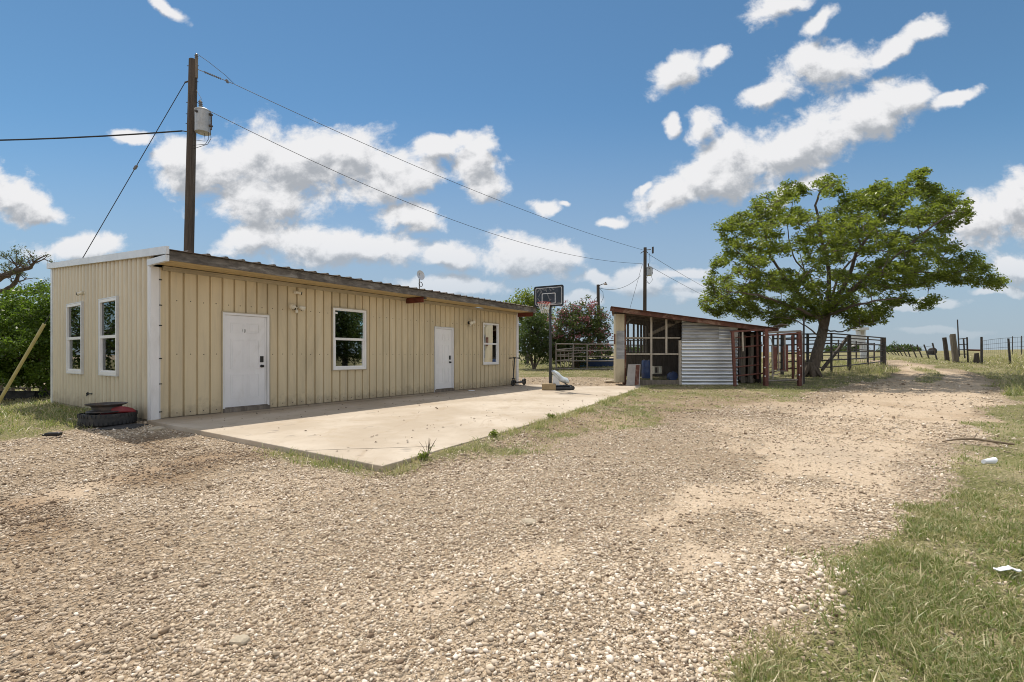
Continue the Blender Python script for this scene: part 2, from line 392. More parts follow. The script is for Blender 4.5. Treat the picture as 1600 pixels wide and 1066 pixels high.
M['leaf_dark'] = leaf_mat('dark_leaf', (.035, .06, .018), (.085, .125, .03), (.13, .2, .03))
M['leaf_cedar'] = leaf_mat('evergreen_leaf', (.040, .080, .012), (.14, .21, .025), (.22, .36, .03), .42)
M['leaf_oak'] = leaf_mat('oak_leaf', (.05, .07, .025), (.11, .14, .045), (.16, .2, .05))
M['leaf_myrtle'] = leaf_mat('myrtle_leaf', (.04, .065, .02), (.10, .13, .035), (.14, .2, .03), .35, (.46, .19, .21))
M['grass'] = leaf_mat('grass_blade', (.62, .52, .32), (.130, .205, .038), (.31, .40, .07), .38)
M['bark'] = simple('tree_bark', (.12, .095, .075), .9, 0, .4, 7, (.22, .19, .16), .5, (3, 3, .6), .6)

# ---------------------------------------------------------------- terrain
C0 = Vector((-7.0, 9.21, 0)); DV = Vector((.5577, .8300, 0)); NV = Vector((.8300, -.5577, 0))
HF = Fr(C0, DV, NV)                    # house frame: t along the front wall, o outwards, z up
SLAB_Z = .07
SLAB = [(-.10, .0), (-.10, 6.72), (3.0, 6.47), (6.2, 6.12), (15.3, 4.75), (13.2, 2.7), (13.5, -.1)]
SLAB_W = np.array([HF.p(t, o, 0)[:2] for t, o in SLAB])
HOUSE_W = np.array([HF.p(t, o, 0)[:2] for t, o in [(0, 0), (12.94, 0), (12.94, -6.76), (0, -6.76)]])
def h2(ix, iy, seed):
    n = (ix.astype(np.int64) * 374761393 + iy.astype(np.int64) * 668265263 + seed * 974711) & 0xffffffff
    n = ((n ^ (n >> 13)) * 1274126177) & 0xffffffff
    return ((n ^ (n >> 16)) & 0xffff) / 65535.0
def vnoise(x, y, scale, seed=0, octs=3):
    x = np.asarray(x, float) * scale; y = np.asarray(y, float) * scale; out = 0; amp = 1; tot = 0
    for k in range(octs):
        ix = np.floor(x); iy = np.floor(y); fx = x - ix; fy = y - iy
        fx = fx * fx * (3 - 2 * fx); fy = fy * fy * (3 - 2 * fy)
        a = h2(ix, iy, seed + k); b = h2(ix + 1, iy, seed + k); c = h2(ix, iy + 1, seed + k); d = h2(ix + 1, iy + 1, seed + k)
        out = out + amp * ((a * (1 - fx) + b * fx) * (1 - fy) + (c * (1 - fx) + d * fx) * fy)
        tot += amp; amp *= .5; x = x * 2.03 + 7.1; y = y * 2.03 + 3.7
    return out / tot
def sstep(x, lo, hi):
    t = np.clip((np.asarray(x, float) - lo) / (hi - lo), 0, 1); return t * t * (3 - 2 * t)
def sd_poly(x, y, poly):                # signed distance, + inside
    x = np.asarray(x, float); y = np.asarray(y, float); poly = np.asarray(poly, float)
    d = np.full(x.shape, 1e18); ins = np.zeros(x.shape, bool); n = len(poly)
    for i in range(n):
        ax, ay = poly[i]; bx, by = poly[(i + 1) % n]; ex, ey = bx - ax, by - ay
        t = np.clip(((x - ax) * ex + (y - ay) * ey) / max(ex * ex + ey * ey, 1e-12), 0, 1)
        d = np.minimum(d, (x - ax - t * ex) ** 2 + (y - ay - t * ey) ** 2)
        c = ((ay > y) != (by > y)) & (x < (bx - ax) * (y - ay) / (by - ay + 1e-15) + ax); ins ^= c
    d = np.sqrt(d); return np.where(ins, d, -d)
RY = [0, 17.5, 20, 23, 27, 30, 35, 60, 100, 300, 1000, 3000]
RZ = [0, 0, .09, .29, .66, .85, 1.0, 1.35, 1.9, 3.5, 6, 9]
UX = [-3, -1.0, -.7, 0, .3, .65, .79, .93, 1.05, 1.3, 3]
US = [.3, .3, .3, .55, .7, .86, .92, 1.1, 1.25, 1.4, 1.4]
def G0(x, y):
    x = np.asarray(x, float); y = np.asarray(y, float)
    yy = np.maximum(y, .01); u = np.where(y > 1, x / np.maximum(yy, 1), x)
    z = np.interp(y, RY, RZ) * np.interp(u, UX, US)
    left = np.clip(-x - 13, 0, None); z = z - 1.2 * (1 - np.exp(-left * .15))
    # slightly crowned gravel, shallow wheel ruts
    z = z + .05 * (vnoise(x, y, .12, 5, 2) - .5) * sstep(np.hypot(x, y), 3, 9)
    e = sd_poly(x, y, SLAB_W); f = sstep(e, -1.2, -.05); z = z * (1 - f) + np.minimum(z, -.005) * f
    oo = (x - C0.x) * NV.x + (y - C0.y) * NV.y; tt = (x - C0.x) * DV.x + (y - C0.y) * DV.y      # soil built up along the open edge
    z = z + .058 * sstep(e, -.75, -.04) * sstep(oo, 4.3, 4.8) * sstep(tt, .1, .7) * (.75 + .5 * vnoise(x, y, 1.2, 121, 2)) * (e < .12)
    f = sstep(sd_poly(x, y, HOUSE_W), -.4, 0); z = z * (1 - f) + np.minimum(z, -.01) * f
    return z
def G(x, y):
    x = np.asarray(x, float); y = np.asarray(y, float); z = G0(x, y)
    near = sstep(sd_poly(x, y, SLAB_W), -.02, -.3)
    near = 1 - sstep(sd_poly(x, y, SLAB_W), -.35, -.05)
    return z + near * ((vnoise(x, y, 1.5, 9, 2) - .5) * .035 + (vnoise(x, y, 6, 19, 2) - .5) * .014)
def g1(x, y): return float(G(np.array([x]), np.array([y]))[0])
_ym = np.concatenate([np.arange(.5, 12, .02), np.arange(12, 60, .05), np.arange(60, 600, .5)])
def PG(px, py):                          # where the sight line through a photo point meets the ground
    x = (px - 800) / FPX * _ym; zr = CZ + (HOR - py) / FPX * _ym
    g = G0(x, _ym); k = np.argmax(zr <= g)
    if zr[k] > g[k]: k = len(_ym) - 1
    return (float(x[k]), float(_ym[k]))
def pgv(px, py, dz=0): x, y = PG(px, py); return Vector((x, y, g1(x, y) + dz))
def poly_px(l): return [PG(*p) for p in l]
VERGE = [(.70, -30), (.80, .6)] + [(1.05, 1.95)] + poly_px([(1262, 905), (1285, 868), (1335, 826), (1395, 785), (1440, 742), (1478, 706), (1532, 672), (1548, 638), (1560, 610), (1543, 593), (1500, 580), (1462, 572), (1425, 566.5), (1398, 563)]) + [(30, 62), (-200, 75), (-600, 800), (900, 1500), (1500, 300), (900, -30)]
PAST = poly_px([(1383, 571), (1402, 580), (1388, 592), (1345, 602), (1290, 611), (1225, 619), (1150, 607), (1060, 605), (1008, 598), (950, 591), (880, 590.5), (822, 590)]) + [(-3, 26), (-30, 45), (-200, 72), (28, 57)]
STRIP = poly_px([(1412, 571), (1452, 575), (1486, 583), (1484, 594), (1452, 600), (1425, 596), (1438, 582), (1424, 576)])
SPARSE = poly_px([(596, 738), (660, 734), (740, 722), (850, 700), (1000, 668), (1130, 641), (1235, 622), (1290, 611), (1220, 600), (1100, 600), (1000, 600)]) + [tuple(HF.p(6.2, 6.0, 0)[:2]), tuple(HF.p(0, 6.65, 0)[:2])]
LEFTG = poly_px([(-900, 730), (0, 693), (60, 687), (108, 673), (150, 672), (190, 663), (238, 657)]) + [tuple(HF.p(0, -.4, 0)[:2]), tuple(HF.p(.5, -6.7, 0)[:2]), (-8, 26), (-200, 80), (-200, 20)]
FRONTB = poly_px([(405, 694), (470, 703), (540, 718), (600, 733), (625, 728), (610, 742), (560, 744), (480, 726), (415, 706)])
STAINS = [poly_px([(-80, 800), (60, 762), (200, 745), (150, 770), (40, 800), (-60, 830)]), poly_px([(120, 752), (330, 700), (400, 712), (300, 752), (180, 775)]), poly_px([(-60, 870), (40, 828), (90, 835), (30, 880)]), poly_px([(180, 690), (250, 682), (330, 700), (250, 720), (190, 712)])]
RUTS = [poly_px([(640, 1000), (780, 905), (960, 850), (1250, 770), (1400, 690), (1300, 690), (1100, 760), (900, 830), (740, 905), (600, 960)]),
        poly_px([(1130, 705), (1240, 652), (1325, 618), (1398, 594), (1412, 578), (1402, 568), (1414, 567), (1470, 579), (1538, 596), (1535, 640), (1460, 690), (1340, 730)]),
        poly_px([(1060, 905), (1200, 850), (1330, 800), (1420, 720), (1500, 650), (1380, 640), (1300, 720), (1180, 800)]),
        poly_px([(-60, 800), (150, 745), (330, 715), (260, 735), (100, 790), (0, 830)])]
def grass_mask(x, y):
    w = (vnoise(x, y, 1.1, 31, 4) - .5) * 1.7 + (vnoise(x, y, .35, 77, 2) - .5) * 1.0
    r = np.hypot(x, y); ws = np.clip(r / 9, .28, 1.2)
    def z(poly, dens, k=1.0): return dens * sstep(sd_poly(x, y, poly) + w * ws * k, -.12, .22)
    m = z(VERGE, 1.0)
    m = np.maximum(m, z(PAST, .95, .6))
    m = np.maximum(m, z(STRIP, .75, .5))
    m = np.maximum(m, z(LEFTG, 1.0, .5))
    m = np.maximum(m, z(FRONTB, .95, .12))
    lush = sstep(y, 13.5, 17); cl = sstep(vnoise(x, y, 2.3, 43, 3), .50, .64)
    sp = z(SPARSE, 1.0, .8) * (.26 + .18 * lush + .62 * cl * sstep(vnoise(x, y, .6, 41, 3), .36, .52) + .25 * lush * sstep(vnoise(x, y, .75, 41, 4), .42, .56))
    m = np.maximum(m, sp)
    # thin line of weeds along the open edge of the concrete
    e = sd_poly(x, y, SLAB_W); edge = sstep(e, -.42, -.10) * sstep((x + 7) * NV.x + (y - 9.21) * NV.y, 4.2, 4.9)
    m = np.maximum(m, edge * sstep(vnoise(x, y, 1.3, 51, 3), .20, .42) * .98)
    m = m * (1 - sstep(e, -.05, .02)) * (1 - sstep(sd_poly(x, y, HOUSE_W), -.04, .02))
    return m
def sand_mask(x, y):
    m = 0
    for p in RUTS: m = np.maximum(m, sstep(sd_poly(x, y, p) + (vnoise(x, y, 1.6, 61, 3) - .5) * 1.0, -.25, .3))
    return np.maximum(m, sstep(vnoise(x, y, .45, 71, 4), .56, .72) * .7)

def stain_mask(x, y):
    m = 0
    for p in STAINS: m = np.maximum(m, sstep(sd_poly(x, y, p) + (vnoise(x, y, 1.3, 161, 4) - .5) * 1.3, -.3, .35))
    m = np.maximum(m, .75 * sstep(sd_poly(x, y, SPARSE) + (vnoise(x, y, .9, 191, 3) - .5) * 1.6, -.3, .6) * (.5 + .5 * vnoise(x, y, 1.7, 193, 3)))
    return np.maximum(m, .28 * sstep(vnoise(x, y, .38, 171, 4), .58, .74))
def ground_material():
    m, nt, bs = newmat('ground_gravel_and_grass'); co = objco(nt)
    ga = N(nt, 'ShaderNodeAttribute', attribute_name='grass'); sa = N(nt, 'ShaderNodeAttribute', attribute_name='sand'); sta = N(nt, 'ShaderNodeAttribute', attribute_name='stain')
    n_big = noise(nt, .55, 5, .6, co); n_mid = noise(nt, 3.0, 5, .65, co); n_fine = noise(nt, 60, 3, .7, co)
    dist = vmath(nt, 'SUBTRACT', noise(nt, 14, 2, .5, co).outputs['Color'], (.5, .5, .5)).outputs[0]
    vco = vmath(nt, 'ADD', co, vmath(nt, 'MULTIPLY', dist, (.05, .05, .05)).outputs[0]).outputs[0]
    def stones(scale):
        v = N(nt, 'ShaderNodeTexVoronoi', feature='F1', inp={'Scale': scale}); nt.links.new(vco, v.inputs['Vector'])
        e = N(nt, 'ShaderNodeTexVoronoi', feature='DISTANCE_TO_EDGE', inp={'Scale': scale}); nt.links.new(vco, e.inputs['Vector'])
        s = N(nt, 'ShaderNodeSeparateColor'); nt.links.new(v.outputs['Color'], s.inputs[0])
        return v, e, s.outputs[0]
    v1, e1, r1 = stones(22.0); v2, e2, r2 = stones(58.0)
    ramp = N(nt, 'ShaderNodeValToRGB'); nt.links.new(r1, ramp.inputs[0])
    el = ramp.color_ramp.elements
    el[0].position = 0; el[0].color = (.28, .205, .135, 1); el[1].position = 1; el[1].color = (.68, .59, .46, 1)
    for p, c in ((.25, (.42, .33, .225)), (.55, (.50, .405, .285)), (.8, (.58, .48, .355))):
        x = el.new(p); x.color = c + (1,)
    ramp2 = N(nt, 'ShaderNodeValToRGB'); nt.links.new(r2, ramp2.inputs[0])
    ramp2.color_ramp.elements[0].color = (.27, .20, .125, 1); ramp2.color_ramp.elements[1].color = (.60, .50, .365, 1)
    stone = mixc(nt, .5, ramp.outputs[0], ramp2.outputs[0]); stone = mixc(nt, math_n(nt, 'MULTIPLY', smooth(nt, e2.outputs[0], .06, 0.0), .5), stone, (.10, .075, .055))  # shade in the gaps between stones painted into the colour, both sizes
    stone = mixc(nt, math_n(nt, 'MULTIPLY', smooth(nt, e1.outputs[0], .05, 0.0), .55), stone, (.12, .09, .065))
    sand = mixc(nt, n_mid.outputs['Fac'], (.52, .42, .31), (.70, .595, .465))
    sand = mixc(nt, math_n(nt, 'MULTIPLY', smooth(nt, n_big.outputs['Fac'], .52, .66), .55), sand, (.30, .20, .115))
    sand = mixc(nt, .5, sand, ramp2.outputs[0])
    sf = math_n(nt, 'ADD', sa.outputs['Fac'], math_n(nt, 'MULTIPLY', math_n(nt, 'SUBTRACT', n_mid.outputs['Fac'], .5), .9))
    sf = smooth(nt, sf, .0, 1.0)
    grav = mixc(nt, math_n(nt, 'MULTIPLY', sf, .85), stone, sand)
    grav = mixc(nt, math_n(nt, 'MULTIPLY', smooth(nt, n_big.outputs['Fac'], .45, .3), .35), grav, (.33, .28, .22))
    grav = mixc(nt, math_n(nt, 'MULTIPLY', sta.outputs['Fac'], .62), grav, (.235, .155, .085))
    n_g = noise(nt, 1.1, 6, .65, co); n_g2 = noise(nt, 24, 4, .7, co)
    gcol = mixc(nt, smooth(nt, n_g.outputs['Fac'], .38, .60), (.29, .255, .145), (.135, .15, .045))
    gcol = mixc(nt, math_n(nt, 'MULTIPLY', smooth(nt, n_g2.outputs['Fac'], .4, .65), .6), gcol, (.40, .325, .20))
    gf = math_n(nt, 'ADD', ga.outputs['Fac'], math_n(nt, 'MULTIPLY', math_n(nt, 'SUBTRACT', n_g2.outputs['Fac'], .5), .9))
    gf = smooth(nt, gf, .25, .75)
    grav = mixc(nt, 1.0, grav, (1.04, 1.01, 1.01), 'MULTIPLY')
    col = mixc(nt, gf, grav, gcol)
    nt.links.new(col, bs.inputs['Base Color']); bs.inputs['Roughness'].default_value = .95; bs.inputs['Specular IOR Level'].default_value = .15
    h = math_n(nt, 'ADD', math_n(nt, 'MULTIPLY', smooth(nt, v1.outputs['Distance'], .6, .05), math_n(nt, 'MULTIPLY', r1, 1.2)),
               math_n(nt, 'MULTIPLY', smooth(nt, v2.outputs['Distance'], .6, .05), .45))
    h = math_n(nt, 'MULTIPLY', h, math_n(nt, 'SUBTRACT', 1.0, math_n(nt, 'MULTIPLY', sf, .75)))
    h = math_n(nt, 'ADD', h, math_n(nt, 'MULTIPLY', n_fine.outputs['Fac'], .25))
    bump(nt, bs, h, 1.0, .03)
    return m
def build_ground():
    fr = np.radians(np.concatenate([np.arange(-62, 62.01, .33), np.arange(64, 297.9, 3.0)]))
    rr = np.concatenate([[.25], .5 * (1.032 ** np.arange(0, 262))]); rr = rr[rr < 2600]
    A, R = np.meshgrid(fr, rr); X = R * np.sin(A); Y = R * np.cos(A)
    Z = np.zeros_like(X)
    Z = G(X, Y); m, n = X.shape
    V = np.stack([X.ravel(), Y.ravel(), Z.ravel()], 1)
    V = np.vstack([V, [[0, 0, g1(0, 0)]]])
    i, j = np.meshgrid(np.arange(m - 1), np.arange(n), indexing='ij'); j2 = (j + 1) % n
    F = np.stack([i * n + j, (i + 1) * n + j, (i + 1) * n + j2, i * n + j2], -1).reshape(-1, 4)[:, ::-1]
    gm = np.append(grass_mask(X.ravel(), Y.ravel()), 0); sm = np.append(sand_mask(X.ravel(), Y.ravel()), 0)
    c = m * n; k = np.arange(n)
    F = np.vstack([F, np.stack([np.full(n, c), k, (k + 1) % n, (k + 1) % n], 1)[:0]])
    o = np_mesh('ground', V, F, ground_material(), attrs={'grass': gm, 'sand': sm, 'stain': np.append(stain_mask(X.ravel(), Y.ravel()), 0)}, smooth=True)
    tag(o, kind='structure')
build_ground()
def concrete_material():
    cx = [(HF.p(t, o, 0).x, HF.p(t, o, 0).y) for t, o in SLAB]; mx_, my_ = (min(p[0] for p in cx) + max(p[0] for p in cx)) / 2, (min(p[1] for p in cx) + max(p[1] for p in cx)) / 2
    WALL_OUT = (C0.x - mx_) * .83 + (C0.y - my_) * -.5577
    m, nt, bs = newmat('patio_concrete'); co = objco(nt)
    a = noise(nt, .5, 6, .6, co); b = noise(nt, 5, 6, .7, co); c = noise(nt, 1.6, 7, .7, co, 1.0); d = noise(nt, 40, 3, .6, co)
    col = mixc(nt, smooth(nt, a.outputs['Fac'], .35, .65), (.44, .365, .28), (.56, .485, .395))
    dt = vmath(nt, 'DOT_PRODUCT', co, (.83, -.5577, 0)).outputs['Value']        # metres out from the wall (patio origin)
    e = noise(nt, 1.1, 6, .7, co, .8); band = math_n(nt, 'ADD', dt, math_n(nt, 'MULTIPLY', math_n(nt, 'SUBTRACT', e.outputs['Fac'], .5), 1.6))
    col = mixc(nt, math_n(nt, 'MULTIPLY', smooth(nt, band, WALL_OUT + 1.5, WALL_OUT + .2), .55), col, (.27, .21, .145))   # eave shade along the wall deepened in the colour, ragged and dirt-brown
    dr = noise(nt, 2.2, 6, .65, vmath(nt, 'MULTIPLY', co, (1, .35, 1)).outputs[0], 1.5)
    col = mixc(nt, math_n(nt, 'MULTIPLY', smooth(nt, dr.outputs['Fac'], .54, .70), .42), col, (.35, .265, .18))
    gk = noise(nt, 3.1, 3, .5, co); col = mixc(nt, math_n(nt, 'MULTIPLY', smooth(nt, gk.outputs['Fac'], .66, .74), .55), col, (.25, .22, .19))
    col = mixc(nt, math_n(nt, 'MULTIPLY', smooth(nt, c.outputs['Fac'], .5, .68), .45), col, (.42, .33, .23))
    col = mixc(nt, math_n(nt, 'MULTIPLY', smooth(nt, b.outputs['Fac'], .55, .72), .30), col, (.35, .29, .22))
    nt.links.new(col, bs.inputs['Base Color']); bs.inputs['Roughness'].default_value = .88; bs.inputs['Specular IOR Level'].default_value = .25
    bump(nt, bs, math_n(nt, 'ADD', b.outputs['Fac'], d.outputs['Fac']), .25, .006)
    return m
def build_slab():
    b = MB(); top = [(t, o) for t, o in SLAB]
    # chipped edge: subdivide the outline and jitter it
    pts = []
    for i in range(len(top)):
        (t0, o0), (t1, o1) = top[i], top[(i + 1) % len(top)]; L = math.hypot(t1 - t0, o1 - o0); n = max(1, int(L / .22))
        for k in range(n):
            j = .012 * (rnd.random() - .5) if k else 0
            pts.append((t0 + (t1 - t0) * k / n + j, o0 + (o1 - o0) * k / n + j))
    b.poly([HF.p(t, o, -.12) for t, o in pts], (0, 0, SLAB_Z + .12))
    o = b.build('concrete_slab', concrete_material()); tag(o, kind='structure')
    md = o.modifiers.new('edge', 'BEVEL'); md.width = .012; md.segments = 2; md.limit_method = 'ANGLE'; md.angle_limit = math.radians(60)
    # expansion joint along the wall and the crack across the near corner
    c = MB()
    def crack(pts, w):
        for (a, b_), (c_, d_) in zip(pts, pts[1:]):
            ang = math.atan2(d_ - b_, c_ - a); s, q = math.sin(ang) * w / 2, math.cos(ang) * w / 2
            c.add([HF.p(a + s, b_ - q, SLAB_Z + .003), HF.p(c_ + s, d_ - q, SLAB_Z + .003), HF.p(c_ - s, d_ + q, SLAB_Z + .003), HF.p(a - s, b_ + q, SLAB_Z + .003)], [(0, 1, 2, 3)])
    pts = [(-.1 + i * .25, 5.55 + .65 * i * .25 + .03 * (rnd.random() - .5)) for i in range(6)]
    crack([(-.09, 5.2)] + [(.1 + .16 * i, 5.38 + .17 * i + .03 * rnd.random()) for i in range(7)] , .012)
    crack([(1.5 + .3 * i, .42 + .012 * (rnd.random() - .5)) for i in range(41)], .022)
    k = c.build('crack', simple('crack_dirt', (.07, .055, .045), .95, 0, .3, 10)); tag(k, kind='structure')
build_slab()

# ---------------------------------------------------------------- loose stones, grass, litter of leaves
def ico(level=0):
    t = (1 + 5 ** .5) / 2
    v = np.array([(-1, t, 0), (1, t, 0), (-1, -t, 0), (1, -t, 0), (0, -1, t), (0, 1, t), (0, -1, -t), (0, 1, -t), (t, 0, -1), (t, 0, 1), (-t, 0, -1), (-t, 0, 1)], float)
    v /= np.linalg.norm(v[0])
    f = np.array([(0, 11, 5), (0, 5, 1), (0, 1, 7), (0, 7, 10), (0, 10, 11), (1, 5, 9), (5, 11, 4), (11, 10, 2), (10, 7, 6), (7, 1, 8), (3, 9, 4), (3, 4, 2), (3, 2, 6), (3, 6, 8), (3, 8, 9), (4, 9, 5), (2, 4, 11), (6, 2, 10), (8, 6, 7), (9, 8, 1)])
    return v, f
OCT = (np.array([(1, 0, 0), (0, 1, 0), (-1, 0, 0), (0, -1, 0), (0, 0, 1), (0, 0, -1)], float), np.array([(0, 1, 4), (1, 2, 4), (2, 3, 4), (3, 0, 4), (1, 0, 5), (2, 1, 5), (3, 2, 5), (0, 3, 5)]))
def polar_points(n, r0, r1, a0, a1, power):          # density ~ r^-power per area
    q = rng.random(n); e = 2 - power
    r = (r0 ** e + q * (r1 ** e - r0 ** e)) ** (1 / e) if abs(e) > 1e-6 else r0 * (r1 / r0) ** q
    a = np.radians(rng.uniform(a0, a1, n)); return r * np.sin(a), r * np.cos(a), r
def stone_material():
    m, nt, bs = newmat('gravel_stone'); at = N(nt, 'ShaderNodeAttribute', attribute_name='tint'); co = objco(nt)
    ramp = N(nt, 'ShaderNodeValToRGB'); nt.links.new(at.outputs['Fac'], ramp.inputs[0]); el = ramp.color_ramp.elements
    el[0].position = 0; el[0].color = (.20, .145, .10, 1); el[1].position = 1; el[1].color = (.80, .72, .61, 1)
    for p, c in ((.2, (.35, .275, .195)), (.45, (.50, .415, .315)), (.6, (.57, .465, .335)), (.8, (.67, .58, .46))):
        x = el.new(p); x.color = c + (1,)
    n = noise(nt, 70, 4, .7, co); col = mixc(nt, math_n(nt, 'MULTIPLY', smooth(nt, n.outputs['Fac'], .45, .7), .3), ramp.outputs[0], (.28, .21, .14)); col = mixc(nt, 1.0, col, (1.06, 1.045, 1.05), 'MULTIPLY')
    nt.links.new(col, bs.inputs['Base Color']); bs.inputs['Roughness'].default_value = .9; bs.inputs['Specular IOR Level'].default_value = .2
    return m
def scatter_stones():
    mat = stone_material(); VV = []; FF = []; TT = []; base = 0
    def batch(n, r0, r1, power, s0, s1, shape, thr=.55, white=False):
        nonlocal base
        x, y, r = polar_points(n, r0, r1, -57, 57, power)
        gm = grass_mask(x, y); sm = sand_mask(x, y); cl = vnoise(x, y, .9, 88, 3)
        e = sd_poly(x, y, SLAB_W)
        if white:
            k = sd_poly(x, y, WHITE_W) + (vnoise(x, y, 1.7, 3, 3) - .5) * 1.4
            keep = (rng.random(n) < sstep(k, -.3, .35)) & (gm < .9)
        else: keep = (rng.random(n) < (1.0 - .66 * sm) * (1 - .35 * stain_mask(x, y)) * (.45 + .9 * sstep(cl, .35, .6)) * (1 - .93 * gm))
        keep &= e < -.03; x, y, r = x[keep], y[keep], r[keep]; n = len(x)
        s = np.exp(rng.normal(0, .42, n)); s = np.clip(s, .4, 2.1) * rng.uniform(s0, s1, n) * (.66 + .34 * np.clip((r - r0) / (r1 - r0), 0, 1))
        v, f = shape; k = len(v)
        pts = np.repeat(v[None], n, 0) * (1 + rng.normal(0, .20, (n, k, 1)))
        sc = np.stack([s * rng.uniform(.9, 1.7, n), s * rng.uniform(.7, 1.1, n), s * rng.uniform(.45, .9, n)], 1)
        pts = pts * sc[:, None, :]
        a = rng.uniform(0, 6.283, n); ca, sa = np.cos(a), np.sin(a); t = rng.normal(0, .35, n); ct, st = np.cos(t), np.sin(t)
        X, Y, Z = pts[..., 0], pts[..., 1], pts[..., 2]
        X, Z = X * ct[:, None] + Z * st[:, None], -X * st[:, None] + Z * ct[:, None]
        X, Y = X * ca[:, None] - Y * sa[:, None], X * sa[:, None] + Y * ca[:, None]
        X += x[:, None]; Y += y[:, None]; Z += (G(x, y) + sc[:, 2] * rng.uniform(-.05, .7, n))[:, None]
        VV.append(np.stack([X, Y, Z], -1).reshape(-1, 3)); FF.append((f[None] + (np.arange(n) * k)[:, None, None]).reshape(-1, 3) + base)
        tt = np.clip(rng.normal(.80 if white else .54, .26, n) - .42 * stain_mask(x, y), 0, 1); TT.append(np.repeat(tt, k)); base += n * k
    I = ico(); 
    batch(130000, 1.75, 6.0, 1.0, .0048, .0100, I)
    batch(170000, 5.0, 12.5, 1.2, .0080, .0150, OCT)
    batch(60000, 11.5, 28, 1.2, .014, .028, OCT)
    batch(2600, 1.75, 9.0, 1.1, .009, .017, I)
    batch(26000, 1.75, 5.0, .6, .0075, .0135, I, white=True)
    V = np.vstack(VV); F = np.vstack(FF); T = np.concatenate(TT)
    tag(np_mesh('gravel', V, F, mat, attrs={'tint': T}), 'loose pale limestone gravel over the drive', 'gravel', kind='stuff')
WHITE_W = poly_px([(640, 1100), (800, 1010), (960, 930), (1080, 880), (1200, 872), (1290, 885), (1290, 960), (1200, 1060), (1000, 1200)])
scatter_stones()
def scatter_grass():
    X = []; 
    def pts(n, r0, r1, a0, a1, power, dens=1.0, zone=None):
        x, y, r = polar_points(n, r0, r1, a0, a1, power); m = grass_mask(x, y)
        tuft = sstep(vnoise(x, y, 4.5, 15, 2), .30, .62)
        keep = rng.random(n) < m * dens * (.18 + .82 * tuft)
        return x[keep], y[keep], r[keep]
    A = [pts(190000, 1.5, 6.5, 12, 60, 1.15), pts(110000, 6, 17, -56, 58, 1.25), pts(190000, 15, 48, -56, 58, 1.5), pts(40000, 4.5, 17, -20, 20, 1.2), pts(150000, 5, 23, -14, 44, 1.1)]
    x = np.concatenate([a[0] for a in A]); y = np.concatenate([a[1] for a in A]); r = np.concatenate([a[2] for a in A]); n = len(x)
    inv = (sd_poly(x, y, SPARSE) > -.1) * (1 - .7 * sstep(y, 13, 17)) * 1.6; green = sstep(vnoise(x, y, .8, 23, 4) + .30 * (vnoise(x, y, 5, 29, 2) - .5) - .10 * inv, .33, .56)
    far = sstep(r, 22, 34); u = x / np.maximum(y, .1)
    h = rng.uniform(.012, .038, n) * (1 + .55 * green) * (1 + .9 * (rng.random(n) < .03)) + .10 * far * rng.random(n)
    weeds = sstep(u, .98, 1.06) * sstep(y, 12, 16); h = h + weeds * rng.uniform(.05, .40, n) * sstep(vnoise(x, y, .8, 5, 2), .3, .6)
    h = np.where((x > -5) & (y < 19) & (u < .6), h * 1.25, h); h = h + sstep(u, .62, .70) * (u < .82) * sstep(y, 22, 25) * rng.uniform(.0, .3, n)
    h = np.where(x < -7, h + rng.uniform(0, .10, n), h)
    ed = sd_poly(x, y, SLAB_W); h = np.where((ed > -.36) & (x > -4), h + rng.uniform(.02, .085, n) * sstep(vnoise(x, y, 1.1, 201, 2), .25, .55), h)
    wdt = (.0032 + .00062 * r) * rng.uniform(.7, 1.5, n)
    a = rng.uniform(0, 6.283, n); lean = rng.normal(0, 1.1, n) * h + .35 * h; wd = rng.uniform(0, 6.283, n)
    dx, dy = np.cos(wd) * lean, np.sin(wd) * lean; wx, wy = np.cos(a) * wdt / 2, np.sin(a) * wdt / 2; z = G(x, y) - .005
    V = np.empty((n, 5, 3))
    V[:, 0] = np.stack([x - wx, y - wy, z], 1); V[:, 1] = np.stack([x + wx, y + wy, z], 1)
    V[:, 2] = np.stack([x + wx * .8 + dx * .4, y + wy * .8 + dy * .4, z + h * .62], 1); V[:, 3] = np.stack([x - wx * .8 + dx * .4, y - wy * .8 + dy * .4, z + h * .62], 1)
    V[:, 4] = np.stack([x + dx, y + dy, z + h * .95], 1)
    b = (np.arange(n) * 5)[:, None]
    F = np.concatenate([np.hstack([b, b + 1, b + 2]), np.hstack([b, b + 2, b + 3]), np.hstack([b + 3, b + 2, b + 4])])
    dry = rng.random(n); gmix = np.where(dry < .40 + .50 * (1 - green), rng.uniform(0, .25, n), rng.uniform(.6, 1.0, n))
    gmix = gmix * (1 - .45 * far * (dry > .4))
    tag(np_mesh('grass', V.reshape(-1, 3), F, M['grass'], attrs={'tint': np.repeat(gmix, 5)}), 'patchy green and straw coloured grass beside the gravel', 'grass', kind='stuff')
scatter_grass()
def slab_debris():
    n = 260; b = MB(); m = simple('dry_leaf', (.10, .065, .04), .9, 0, .4, 20)
    for i in range(n):
        t = rnd.uniform(0, 12.5); o = rnd.choice([rnd.uniform(.2, 6), rnd.uniform(.1, 2.2), rnd.uniform(5, 6)]); s = rnd.uniform(.010, .032)
        if o > 6.4 - .05 * t - max(0, t - 6.2) * .12: continue
        fr = turned(HF.p(t, o, SLAB_Z + .004), rnd.uniform(0, 360)); k = rnd.uniform(.004, .014)
        b.add([fr.p(-s, 0, 0), fr.p(0, -s * .5, k), fr.p(s, 0, .002), fr.p(0, s * .5, k * .4)], [(0, 1, 2, 3)])
    tag(b.build('dry_leaves', m), 'dry leaf bits scattered on the concrete patio', 'leaves', kind='stuff')
slab_debris()

